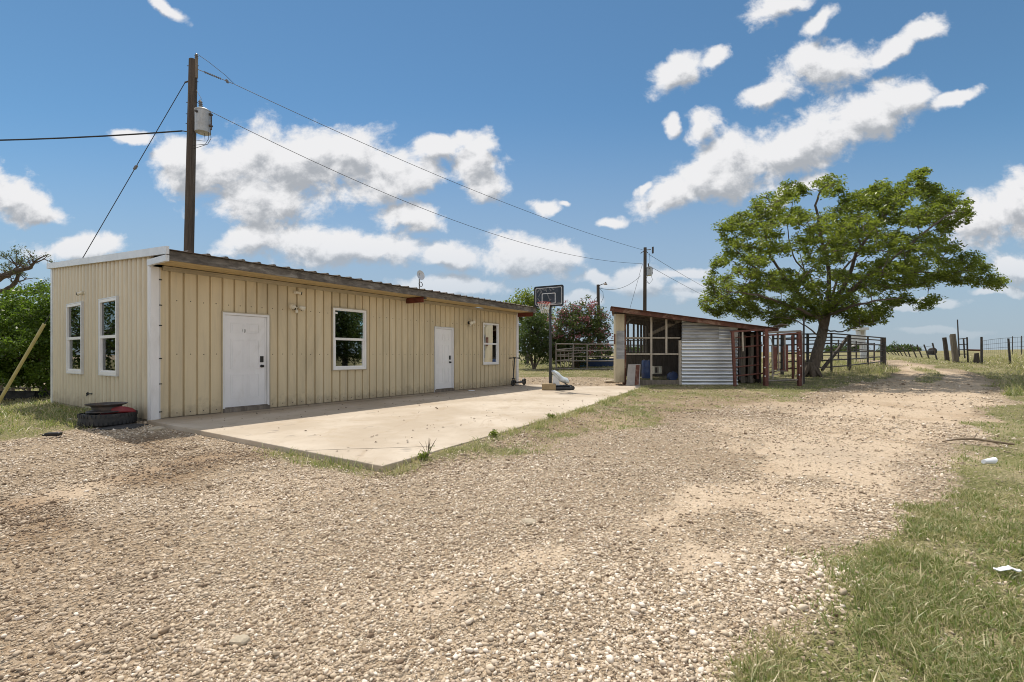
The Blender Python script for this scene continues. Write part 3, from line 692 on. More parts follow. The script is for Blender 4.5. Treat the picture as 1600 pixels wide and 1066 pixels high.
# ---------------------------------------------------------------- the house
WIN_F = [(3.99, 5.07, .93, 2.58), (10.52, 11.55, .95, 2.55)]
DOORS = [(1.254, 2.284, .07, 2.26), (7.90, 8.83, .07, 2.26)]
WIN_L = [(1.716, 2.809, .89, 2.57), (4.055, 5.237, .88, 2.60)]
LEN, DEP, OVER = 12.94, 6.76, .82
def zroof(o): return 3.285 + (OVER - o) * .066
LF = Fr(C0, -NV, -DV)                   # left wall frame: s away from the corner, outwards, up
def ribbed(b, fr, L, zb, ztop, prof, openings):
    brk = sorted(set([0, L] + [x for x, _ in prof if 0 < x < L] + [x for o in openings for x in o[:2]]))
    px = [p[0] for p in prof]; pz = [p[1] for p in prof]
    for a, c in zip(brk, brk[1:]):
        if c - a < 1e-6: continue
        oa, oc = np.interp([a, c], px, pz); mid = (a + c) / 2; zs = [(zb, None)]
        op = [o for o in openings if o[0] - 1e-6 < mid < o[1] + 1e-6]
        if op:
            o = op[0]; spans = [(zb, zb, o[2], o[2]), (o[3], o[3], ztop(a), ztop(c))]
        else: spans = [(zb, zb, ztop(a), ztop(c))]
        for z0a, z0c, z1a, z1c in spans:
            if z1a - z0a < .01: continue
            b.add([fr.p(a, oa, z0a), fr.p(c, oc, z0c), fr.p(c, oc, z1c), fr.p(a, oa, z1a)], [(0, 1, 2, 3)])
def groove_prof(L, first=.2715, step=.2475):
    p = [(-.1, 0)]; c = first
    while c < L - .03: p += [(c - .024, 0), (c - .014, -.042), (c + .010, -.042), (c + .020, 0)]; c += step
    return p + [(L + .1, 0)]
def rib_prof(L, step=.2475):
    p = [(-.1, 0)]; c = .14
    while c < L: p += [(c - .103, 0), (c - .085, .030), (c - .05, .048), (c, .052), (c + .05, .048), (c + .085, .030), (c + .103, 0)]; c += step
    return p + [(L + .1, 0)]
house = thing('house', HF.p(LEN / 2, -DEP / 2, 0), 'long tan metal-sided building with two white doors and a rust-edged shed roof', 'building')
def screws(b, fr, L, rows, step, first, openings, off=.0):
    k = 0; t = first
    while t < L - .05:
        for z in rows:
            if any(o[0] - .03 < t < o[1] + .03 and o[2] - .03 < z < o[3] + .03 for o in openings): continue
            zz = z + .012 * (rnd.random() - .5)
            f2 = Fr(fr.p(t + .01 * (rnd.random() - .5), off, zz), fr.ex, fr.ez, fr.ey)
            b.lathe([(.011, -.004), (.011, .006), (.005, .010)], f2, 6)
        t += step
def build_walls():
    b = MB(); ops = [tuple(o) for o in WIN_F + DOORS]
    ribbed(b, HF, LEN, .085, lambda t: 3.06, groove_prof(LEN), ops); b.mat(1)
    screws(b, HF, LEN, (.16, 1.345, 2.43), .2475, .395, ops)
    b.build('front_wall', [M['siding'], M['screw']], house)
    b = MB(); ops = WIN_L
    ribbed(b, LF, DEP, .06, lambda s: zroof(-s) - .06, rib_prof(DEP), ops); b.mat(1)
    screws(b, LF, DEP, (.16, 1.345, 2.52), .2475, .264, ops, .002)
    b.build('side_wall', [M['siding_dim'], M['screw']], house)
    b = MB(); rf = Fr(HF.p(LEN, 0, 0), -NV, DV); ribbed(b, rf, DEP, .06, lambda s: zroof(-s) - .06, rib_prof(DEP), [])
    b.build('side_wall', [M['siding_dim']], house)
    b = MB(); bf = Fr(HF.p(0, -DEP, 0), DV, -NV); ribbed(b, bf, LEN, .06, lambda t: zroof(-DEP) - .06, rib_prof(LEN), [])
    b.build('back_wall', [M['siding_dim']], house)
    b = MB(); i0 = .14                                   # inner lining keeps the rooms dark
    b.box(HF, i0, LEN - i0, -DEP + i0, -DEP + i0 + .02, .08, 3.0); b.box(HF, 6.3, 6.36, -DEP + .2, -.2, .08, 3.0)
    b.box(HF, i0, LEN - i0, -DEP + i0, -.15, 3.0, 3.03); b.box(HF, i0, LEN - i0, -DEP + i0, -.15, .0, .10)
    b.build('interior_lining', M['interior'], house)
    b = MB(); b.box(HF, -.015, LEN, -DEP, .0 - .03, -.35, .075); b.box(HF, -.03, .2, -.2, .01, -.3, .055)
    b.build('foundation', M['concrete_base'], house)
    # corner trims
    b = MB(); b.box(HF, -.055, .075, 0, .045, .03, 3.05); b.box(HF, -.062, 0, -.11, -.0005, .03, 3.20)
    b.box(HF, .086, .106, .003, .028, .05, 3.03); b.mat(1)
    for z in (.2, .75, 1.25, 1.9, 2.3, 2.8): b.box(HF, .08, .13, .029, .04, z, z + .02)
    b.build('corner_trim', [M['white'], M['dark']], house)
    b = MB(); b.box(HF, LEN - .10, LEN + .05, 0, .045, .05, 3.05); b.box(HF, LEN, LEN + .05, -.16, -.0005, .05, 3.2); b.build('corner_trim', M['white'], house)
    b = MB(); b.box(LF, DEP - .12, DEP + .05, 0, .055, .0, zroof(-DEP) - .06); b.build('corner_trim', M['trim_grey'], house)
    b = MB(); b.box(HF, .14, LEN - .1, .002, .05, 3.0, 3.075); b.box(HF, .14, LEN - .1, .002, .085, 3.055, 3.083)
    b.build('eave_trim', M['trim_tan'], house)
build_walls()
def build_roof():
    b = MB(); p = [(-.06, 0)]; c = .28
    while c < LEN + .15: p += [(c - .045, 0), (c - .02, .032), (c + .02, .032), (c + .045, 0)]; c += .33
    p.append((LEN + .22, 0)); n = len(p); o0, o1 = OVER + .055, -DEP - .12
    vs = [HF.p(t, o0, zroof(o0) + h) for t, h in p] + [HF.p(t, o1, zroof(o1) + h) for t, h in p]
    vs += [HF.p(p[0][0], o0, zroof(o0) - .012), HF.p(p[-1][0], o0, zroof(o0) - .012), HF.p(p[-1][0], o1, zroof(o1) - .012), HF.p(p[0][0], o1, zroof(o1) - .012)]
    fs = [(i, i + 1, n + i + 1, n + i) for i in range(n - 1)]
    fs += [tuple([2 * n] + list(range(0, n)) + [2 * n + 1])[::-1], (2 * n, 2 * n + 1, 2 * n + 2, 2 * n + 3)]
    b.add(vs, fs); b.build('roof', M['roof'], house)
    b = MB(); t = -.055                                  # weathered fascia boards, butted end to end
    while t < LEN + .2:
        L = min(rnd.uniform(2.8, 3.6), LEN + .2 - t); dz = .008 * (rnd.random() - .5)
        b.box(HF, t + .002, t + L - .002, OVER - .04, OVER + .002 * rnd.random(), 3.085 + dz, 3.262 + dz); t += L + .0001
    b.build('fascia', M['fascia'], house)
    b = MB()
    for i in range(5): o0 = .09 + i * .1375; b.box(HF, .02, LEN + .1, o0, o0 + .132, 3.094 + .004 * (i % 2), 3.112 + .004 * (i % 2))
    b.build('soffit', M['soffit'], house)
    b = MB()                                             # rake trim along the left edge of the roof
    vs = []
    for o in (OVER + .075, -DEP - .14):
        z = zroof(o); vs += [HF.p(-.115, o, z - .10), HF.p(-.062, o, z - .10), HF.p(-.062, o, z + .045), HF.p(-.115, o, z + .045)]
    b.add(vs, [(0, 1, 2, 3), (4, 7, 6, 5), (0, 4, 5, 1), (1, 5, 6, 2), (2, 6, 7, 3), (3, 7, 4, 0)])
    b.box(HF, -.112, -.052, .005, OVER + .05, 3.055, 3.17)
    b.build('rake_trim', M['trim_grey'], house)
    for t in (6.62, LEN + .02):                          # red steel beam ends under the eave
        b = MB(); b.box(HF, t - .045, t - .037, .05, .80, 2.925, 3.083); b.box(HF, t - .037, t + .05, .05, .80, 3.073, 3.083); b.box(HF, t - .037, t + .05, .05, .80, 2.925, 2.935)
        b.mat(1); b.box(HF, t - .02, t + .03, .66, .86, 3.02, 3.06)
        b.build('beam', [M['rust_beam'], M['wood_dark']], house)
build_roof()
def build_window(fr, a0, a1, c0, c1, proud, blind=False):
    f = .062; b = MB(); w = a1 - a0; mid = (c0 + c1) / 2
    o0, o1 = -.06, proud
    for x in ((a0, a0 + f, c0, c1), (a1 - f, a1, c0, c1), (a0 + f, a1 - f, c1 - f, c1), (a0 + f, a1 - f, c0, c0 + f)):
        b.box(fr, x[0], x[1], o0, o1, x[2], x[3])
    b.box(fr, a0 + f, a1 - f, o0 + .01, o1 - .008, mid - .03, mid + .035)
    g = .035                                              # lower sash sits inside the frame
    for x in ((a0 + f, a0 + f + g, c0 + f, mid - .03), (a1 - f - g, a1 - f, c0 + f, mid - .03), (a0 + f + g, a1 - f - g, c0 + f, c0 + f + g)):
        b.box(fr, x[0], x[1], o0 + .012, o1 - .022, x[2], x[3])
    win = b.build('window', M['vinyl'], house)
    def sub(name, bb, m):
        o = bb.build(name, m, house); o.parent = win; return o
    q0 = max(.0, proud - .045); p = MB(); p.box(fr, a0 + f, a1 - f, q0, q0 + .006, mid + .035, c1 - f); sub('pane', p, M['glass'])
    p = MB(); p.box(fr, a0 + f + g, a1 - f - g, q0 - .012, q0 - .006, c0 + f + g, mid - .03); sub('pane', p, M['glass'])
    t = MB(); q = .022
    for x in ((a0 - q, a0 - .001, c0 - q, c1 + q), (a1 + .001, a1 + q, c0 - q, c1 + q), (a0 - .001, a1 + .001, c1 + .001, c1 + q), (a0 - .001, a1 + .001, c0 - q, c0 - .001)):
        t.box(fr, x[0], x[1], -.035, proud + .006, x[2], x[3])
    sub('window_trim', t, M['trim_tan'] if proud < .05 else M['trim_grey'])
    s = MB(); s.box(fr, a0 + f + .03, a0 + f + .10, q0 + .007, q0 + .009, c1 - f - .09, c1 - f - .04)
    if blind:
        for i in range(34):
            z = c0 + f + .03 + i * (c1 - c0 - 2 * f - .05) / 34; s.box(fr, a0 + f + .02, a1 - f - .02, -.13, -.10, z, z + .006)
        sub('blind', s, M['white'])
    else: sub('sticker', s, M['white'])
build_window(HF, *WIN_F[0], .045); build_window(HF, *WIN_F[1], .045, True)
build_window(LF, *WIN_L[0], .085); build_window(LF, *WIN_L[1], .085)
def build_door(a0, a1, z1, mat, worn):
    z0 = .16; f = .05; b = MB(); d0, d1 = a0 + f + .004, a1 - f - .05; b.box(HF, d0, d1, -.05, .0, z0 + .02, z1 - f - .004)
    W = d1 - d0; H = z1 - f - z0; cols = [(d0 + W * .14, d0 + W * .46), (d0 + W * .54, d0 + W * .86)]
    for (x0, x1) in cols:
        for (y0, y1) in ((.10, .36), (.42, .74), (.81, .92)):
            Y0, Y1 = z0 + H * y0, z0 + H * y1; e = .018
            for k in ((x0, x1, Y0, Y0 + e), (x0, x1, Y1 - e, Y1), (x0, x0 + e, Y0 + e, Y1 - e), (x1 - e, x1, Y0 + e, Y1 - e)):
                b.box(HF, k[0], k[1], -.002, .010, k[2], k[3])
            b.box(HF, x0 + .045, x1 - .045, -.002, .008, Y0 + .045, Y1 - .045)
    if worn:                                              # glue scar where a sign was
        b.mat(1); cx, cz = (d0 + d1) / 2 - .03, z0 + H * .835; ring = []
        for i in range(11): a = i * 6.283 / 11; r = .045 * rnd.uniform(.7, 1.15); ring.append(HF.p(cx + r * math.cos(a), .001, cz + r * math.sin(a) * 1.25))
        b.poly(ring, NV * .002)
    door = b.build('door', [mat, M['tank']], house); door['label'] = 'scuffed white door with a grey glue scar' if worn else 'cleaner white door nearer the far window'
    def sub(name, bb, m):
        o = bb.build(name, m, house); o.parent = door; return o
    t = MB(); dep = .03
    t.box(HF, a0, a0 + f, -.06, dep, z0, z1); t.box(HF, a1 - f, a1, -.06, dep, z0, z1); t.box(HF, a0 + f, a1 - f, -.06, dep, z1 - f, z1)
    t.box(HF, a1 - f - .045, a1 - f - .003, -.058, -.004, z0 + .02, z1 - f - .003); sub('door_frame', t, M['white'])
    t = MB(); q = .018
    t.box(HF, a0 - q, a0 - .001, -.035, dep + .008, .075, z1 + q); t.box(HF, a1 + .001, a1 + q, -.035, dep + .008, .075, z1 + q); t.box(HF, a0 - .001, a1 + .001, -.035, dep + .012, z1 + .001, z1 + q)
    sub('door_trim', t, M['trim_tan'] if worn else M['trim_grey'])
    t = MB(); t.box(HF, a0 + .002, a1 - .002, -.06, .07, .072, z0 - .003); t.box(HF, a0 + f, a1 - f, -.05, .045, z0, z0 + .018); sub('threshold', t, M['wood'])
    t = MB(); hx = d1 - .07; t.box(HF, hx - .035, hx + .035, .001, .022, 1.16, 1.30); sub('deadbolt', t, M['dark'])
    t = MB(); k = Fr(HF.p(hx, 0, 1.07), DV, (0, 0, 1), NV); t.lathe([(.034, .0), (.034, .012), (.012, .016), (.012, .035), (.028, .045), (.032, .062), (.02, .075), (0, .078)], k, 16); sub('door_knob', t, M['dark'])
build_door(*DOORS[0][:2], DOORS[0][3], M['door'], True); build_door(*DOORS[1][:2], DOORS[1][3], M['door_clean'], False)

def flood_light(t, z, label, heads):
    r = thing('flood_light', HF.p(t, 0, z), label, 'flood light', 'flood lights on the front wall')
    b = MB(); k = Fr(HF.p(t, .0, z), DV, (0, 0, 1), NV); b.lathe([(.055, 0), (.055, .025), (.03, .035), (0, .036)], k, 16); b.build('mount', M['dark'], r)
    for a, tip in heads:
        b = MB(); p = HF.p(t, .035, z); q = HF.p(t + a * .05, .10, z + .01); b.tube([p, q], .012, 6)
        e = HF.p(t + a * .15, .13, z + tip); d = (e - q).normalized(); f2 = Fr(q, d.cross(Vector((0, 0, 1))), d.cross(d.cross(Vector((0, 0, 1)))), d)
        b.lathe([(.03, 0), (.055, .05), (.062, .12), (.062, .135)], f2, 14); hd = b.build('lamp_head', M['cream'], r)
        b = MB(); b.lathe([(.055, .1355), (.04, .142), (0, .144)], f2, 14); o = b.build('lens', M['lamp_glass'], r); o.parent = hd
    b = MB(); k = Fr(HF.p(t, .07, z - .10), DV, NV); b.lathe([(0, -.045), (.03, -.035), (.036, 0), (.03, .03), (.012, .05), (.012, .1)], k, 14); b.build('motion_sensor', M['cream'], r)
flood_light(2.94, 2.50, 'two-headed cream flood light on the wall between the scuffed door and the near window', [(-1, .0), (1, -.02)])
flood_light(9.70, 2.50, 'cream flood light on the wall between the far door and the far window', [(1, .03), (-.2, .0)])
def camera_unit(fr, a, z, label, dr):
    r = thing('security_camera', fr.p(a, 0, z), label, 'security camera', 'wall cameras')
    b = MB(); k = Fr(fr.p(a, .0, z), fr.ex, (0, 0, 1), fr.ey); b.lathe([(.045, 0), (.045, .03), (.015, .04), (.015, .07)], k, 14); b.build('mount', M['cream'], r)
    p = fr.p(a, .075, z); d = (fr.ex * dr + fr.ey * .5 + Vector((0, 0, -.25))).normalized(); f2 = Fr(p - d * .03, d.cross(Vector((0, 0, 1))), d.cross(d.cross(Vector((0, 0, 1)))), d)
    b = MB(); b.lathe([(.03, 0), (.036, .02), (.036, .13)], f2, 14); b.build('body', M['cream'], r)
    b = MB(); b.lathe([(.0365, .1305), (.040, .15), (.03, .152), (0, .145)], f2, 14); b.build('lens', M['dark'], r)
camera_unit(HF, 2.94, 2.87, 'small cream camera above the two-headed flood light', 1.0)
camera_unit(LF, 4.05, 2.83, 'small cream camera on the corrugated side wall above the windows', 1.0)
def spigot():
    b = MB(); a, z = 3.54, .42
    b.tube([LF.p(a - .14, .05, z), LF.p(a + .16, .05, z - .015)], .014, 8); b.tube([LF.p(a + .11, .0, z - .01), LF.p(a + .11, .06, z - .01)], .02, 8); b.tube([LF.p(a + .11, .06, z - .01), LF.p(a + .11, .09, z - .07)], .013, 8)
    b.tube([LF.p(a - .14, .0, z), LF.p(a - .14, .06, z)], .022, 8); k = Fr(LF.p(a + .155, .05, z - .015), LF.ey, LF.ez, LF.ex); b.lathe([(.035, 0), (.035, .012)], k, 10)
    tag(b.build('spigot', M['dark'], smooth=True), 'dark water spigot low on the corrugated side wall', 'spigot')
spigot()
def dish():
    base = HF.p(7.5, -.3, zroof(-.3) + .0); top = base + Vector((0, 0, .68))
    r = thing('satellite_dish', base, 'small grey dish antenna on a mast on the roof edge', 'antenna')
    b = MB(); b.tube([base, top], .018, 8); b.box(Fr(base, DV, NV), -.07, .07, -.07, .07, .034, .05); b.build('mast', M['pipe'], r)
    c = top + Vector((.05, -.02, -.08)); ax = Vector((.75, -.6, .15)).normalized(); s = ax.cross(Vector((0, 0, 1))); k = Fr(c, s, s.cross(ax), ax)
    b = MB(); b.lathe([(0, -.05), (.10, -.028), (.16, .0), (.165, .004), (.10, -.02), (0, -.042)], k, 24); b.build('reflector', M['trim_grey'], r, True)
    b = MB(); b.torus(Fr(base + Vector((.05, -.02, .30)), s, s.cross(ax), ax), .075, .012, 18, 6); b.tube([base + Vector((0, 0, .3)), base + Vector((.02, -.02, .3))], .012, 6); b.build('feed_ring', M['pipe_dark'], r)
    b = MB(); b.box(Fr(base + Vector((.18, .06, .06)), DV, NV), -.05, .05, -.03, .03, -.02, .04); b.build('junction_box', M['dark'], r)
dish()

# ---------------------------------------------------------------- poles and wires
def sag(a, b, s, n=24): 
    a, b = Vector(a), Vector(b); return [a.lerp(b, i / n) - Vector((0, 0, 4 * s * (i / n) * (1 - i / n))) for i in range(n + 1)]
def wire(name, a, b, s, r, label, cat='power line', grp='overhead wires'):
    m = MB(); m.tube(sag(a, b, s), r, 5); return tag(m.build(name, M['cable'], smooth=True), label, cat, grp)
def transformer(root, c, s=1.0, back=None):
    k = Fr(c, (1, 0, 0), (0, 1, 0)); b = MB()
    b.lathe([(.20 * s, -.42 * s), (.245 * s, -.40 * s), (.245 * s, .34 * s), (.26 * s, .345 * s), (.26 * s, .38 * s), (.18 * s, .43 * s), (0, .44 * s)], k, 24); tk = b.build('transformer', M['tank'], root, True)
    def sub(n, bb, m): o = bb.build(n, m, root, True); o.parent = tk
    b = MB(); b.lathe([(.05 * s, .42 * s)] + [((.07 if i % 2 else .045) * s, (.45 + .035 * i) * s) for i in range(9)] + [(.015 * s, .78 * s)], Fr(c + Vector((-.02, 0, 0)), (1, 0, 0), (0, 1, 0), (-.1, 0, 1)), 12); sub('bushing', b, M['porcelain'])
    b = MB()
    for z in (.22, -.18): b.box(k, .20 * s, .33 * s, -.05 * s, .05 * s, z * s, (z + .05) * s)
    b.tube([k.p(.30 * s, 0, .28 * s), k.p(.30 * s, 0, -.30 * s)], .022 * s, 6)
    if back is not None:
        for z in (.22, -.22): b.bar(k.p(-.1 * s, .1 * s, z * s), (back.x, back.y, c.z + z * s), .06 * s)
    b.lathe([(.045 * s, 0), (.045 * s, .05 * s), (.02 * s, .07 * s)], Fr(k.p(-.06 * s, -.235 * s, .24 * s), (1, 0, 0), (0, 0, 1), (0, -1, 0)), 10)
    for o in b.split('bracket', M['pipe_dark'], root): o.parent = tk
def near_pole():
    bx, by = -11.76, 17.0; base = Vector((bx, by, g1(bx, by))); top = P(302, 94, 17.0)
    r = thing('utility_pole', base, 'tall weathered wooden utility pole behind the tan building with a grey transformer', 'utility pole')
    b = MB(); n = 9; b.tube([base.lerp(top, i / n) for i in range(n + 1)], [.172 - .035 * i / n for i in range(n + 1)], 14)
    b.build('pole', M['pole_wood'], r, True)
    at = lambda py: base.lerp(top, ((CZ + (HOR - py) / FPX * 17) - base.z) / (top.z - base.z))
    b = MB(); p = at(110) + Vector((.15, -.04, 0)); b.box(Fr(p, (1, 0, 0), (0, 1, 0)), -.035, .035, -.035, .035, -.3, .42); b.build('pin_bracket', M['wood'], r)
    b = MB(); b.lathe([(.02, .4), (.06, .42), (.03, .45), (.065, .48), (.03, .51), (.05, .54), (.02, .58)], Fr(p, (1, 0, 0), (0, 1, 0)), 12); b.build('pin_insulator', M['porcelain'], r)
    c = P(317, 190, 16.75); transformer(r, c, 1.0, at(190))
    b = MB()
    for py in (103, 128, 160, 178, 193): q = at(py); b.tube([q + Vector((-.22, 0, 0)), q + Vector((.2, 0, 0))], .012, 6)
    b.split('bolt', M['pipe_dark'], r)
    d = (P(1003, 390, 36) - P(305, 107, 17)).normalized(); a = at(108) + Vector((.14, 0, 0)); b = MB()
    b.tube([a, a + d * 1.15], .012, 6)
    for i in range(9): b.lathe([(.035, -.01), (.04, 0), (.035, .01)], Fr(a + d * (.25 + i * .06), (0, 0, 1), (0, 1, 0), d), 8)
    b.lathe([(.07, -.02), (.075, .0), (.07, .02)], Fr(a + d * .95, (0, 0, 1), (0, 1, 0), d), 8); b.build('strain_insulator', M['porcelain'], r)
    b = MB(); e = a + d * 1.2; t = p + Vector((0, 0, .58))
    b.tube([t, t.lerp(e, .3) + Vector((0, 0, .05)), t.lerp(e, .75) + Vector((0, 0, .06)), e], .009, 5)
    b.tube([t + Vector((0, 0, -.1)), at(150) + Vector((.17, -.05, .2)), c + Vector((-.04, 0, .78))], .008, 5)
    for i, sgn in enumerate((.22, .30)):
        q = c + Vector((sgn, -.05, -.28)); b.tube([q, q + Vector((.02, 0, -.35)), q + Vector((-.1, 0, -.55)), at(226) + Vector((.12, -.05, -.05 - .12 * i))], .009, 5)
    b.tube([c + Vector((.05, 0, -.42)), c + Vector((.08, 0, -.7)), at(222) + Vector((.12, -.05, .05))], .008, 5)
    b.split('jumper_wire', M['cable'], r)
    b = MB(); q = at(127); b.tube([q + Vector((-.14, 0, 0)), q + Vector((-.28, -.02, -.06))], .025, 6); q2 = at(206); b.tube([q2 + Vector((-.14, 0, 0)), q2 + Vector((-.34, 0, .03))], .018, 6); b.split('anchor_eye', M['pipe_dark'], r)
    # guy wire with strain insulator and yellowed guard tube
    gtop = q + Vector((-.26, -.02, -.05)); gx, gy = -17.6, 16.0; gb = Vector((gx, gy, g1(gx, gy) - .02))
    gw = thing('guy_wire', gb, 'thin steel guy wire slanting from the tall pole down to a yellow guard', 'guy wire')
    b = MB(); b.tube([gtop, gb], .012, 6); b.build('strand', M['cable'], gw)
    b = MB(); q = gtop.lerp(gb, .27); b.lathe([(.02, -.1), (.05, -.06), (.05, .06), (.02, .1)], Fr(q, (0, 1, 0), (1, 0, 0), (gtop - gb)), 8); b.build('strand_insulator', M['porcelain'], gw)
    b = MB(); up = (gtop - gb).normalized(); f = Fr(gb, up.cross(Vector((0, 1, 0))), Vector((0, 1, 0)), up); b.lathe([(.048, .05), (.048, 3.35), (.034, 3.36), (.034, .05)], f, 10); b.build('guard', M['guard'], gw)
    return e, c + Vector((.26, 0, .36)), q2 + Vector((-.34, 0, .03))
wA, wB, wC = near_pole()
def far_pole():
    top = P(1008, 387, 36); bx, by = top.x - .05, 36.0; base = Vector((bx, by, g1(bx, by)))
    r = thing('utility_pole', base, 'distant dark utility pole standing behind the rusty shed roof', 'utility pole')
    b = MB(); b.tube([base, base.lerp(top, .5), top], [.16, .14, .12], 12); b.build('pole', M['pole_wood'], r, True)
    c = P(1014.6, 424, 35.7); transformer(r, c, .8, Vector((top.x, 36, 0)))
    b = MB(); q = P(1008, 391, 36); b.tube([q, P(1017, 390, 36)], .03, 6); b.tube([q, P(1001, 396, 36)], .03, 6); b.tube([q, P(1013, 396, 36)], .025, 6)
    b.box(Fr(P(1020, 391, 36), (1, 0, .2), (0, 1, 0)), -.06, .06, -.05, .05, -.25, .25); b.split('cutout_arm', M['pipe_dark'], r)
    b = MB(); b.tube([P(1015, 396, 36), P(1015.5, 410, 36), c + Vector((-.02, 0, .6))], .012, 5)
    for k in (-1, 1): b.tube([c + Vector((k * .12, 0, -.3)), c + Vector((k * .25, 0, -.65)), c + Vector((0, 0, -.95)), Vector((top.x, 36, c.z - .7))], .012, 5)
    b.split('jumper_wire', M['cable'], r)
    ga = P(1004, 412, 36); gb0 = (ga.x - 2.6, 34.0); gb = Vector((*gb0, g1(*gb0)))
    b = MB(); b.tube([ga, gb], .012, 5); tag(b.build('guy_wire', M['cable']), 'faint guy wire dropping from the distant pole behind the shed', 'guy wire')
    return P(1004, 390.5, 36), P(1003, 412, 36), P(1001, 431, 36), P(1013, 397, 36), P(1015, 416, 36)
fA, fB, fC, fD, fE = far_pole()
wire('power_line', wA, fA, .5, .011, 'upper overhead wire running from the tall pole to the distant pole')
wire('power_line', wB, fB, 1.25, .011, 'lower sagging overhead wire from the transformer to the distant pole')
wire('power_line', wC, Vector((-44, 15.2, wC.z + 1.0)), 1.1, .026, 'thick service cable running left out of the picture from the tall pole')
def third_pole():
    x, y = 63.0, 112.0; base = Vector((x, y, g1(x, y))); top = base + Vector((0, 0, 9.5)); r = thing('utility_pole', base, 'farthest utility pole mostly hidden behind the big tree', 'utility pole')
    b = MB(); b.tube([base, top], [.16, .12], 10); b.build('pole', M['pole_wood'], r, True); return top
tp = third_pole()
wire('power_line', fD, tp + Vector((0, 0, -.2)), 1.2, .014, 'upper wire leading from the distant pole toward the big tree')
wire('power_line', fE, tp + Vector((0, 0, -1.4)), 1.2, .014, 'lower wire leading from the distant pole toward the big tree')
def yard_light():
    top = P(934.5, 445, 31); base = Vector((top.x + .05, 31, g1(top.x, 31))); r = thing('yard_light', base, 'short dark pole with a lamp arm rising behind the flowering bush', 'yard light')
    b = MB(); b.tube([base, top], [.12, .10], 10); b.build('pole', M['pole_wood'], r, True)
    b = MB(); a = P(935, 448, 31); b.tube([a, a + Vector((.15, -.02, .12)), a + Vector((.4, -.04, .2))], .025, 6); b.build('arm', M['pipe_dark'], r)
    b = MB(); k = Fr(a + Vector((.46, -.04, .12)), (1, 0, 0), (0, 1, 0)); b.lathe([(.13, 0), (.10, .05), (.06, .10), (.05, .17), (0, .18)], k, 12); b.build('lamp_head', M['pipe'], r)
    b = MB(); c = top + Vector((.10, 0, -.75)); b.tube([c + Vector((.0, 0, .5)), c + Vector((.22, 0, .25)), c + Vector((.25, 0, -.1)), c + Vector((.1, 0, -.42))], .012, 5)
    c = top + Vector((-.1, 0, -1.05)); b.tube([c + Vector((0, 0, .22)), c + Vector((-.14, 0, .05)), c + Vector((-.12, 0, -.12)), c + Vector((0, 0, -.25))], .012, 5); b.split('conduit', M['cable'], r)
    wire('power_line', fC, top + Vector((.1, 0, -.22)), .45, .014, 'short drooping cable between the yard light and the distant pole')
yard_light()

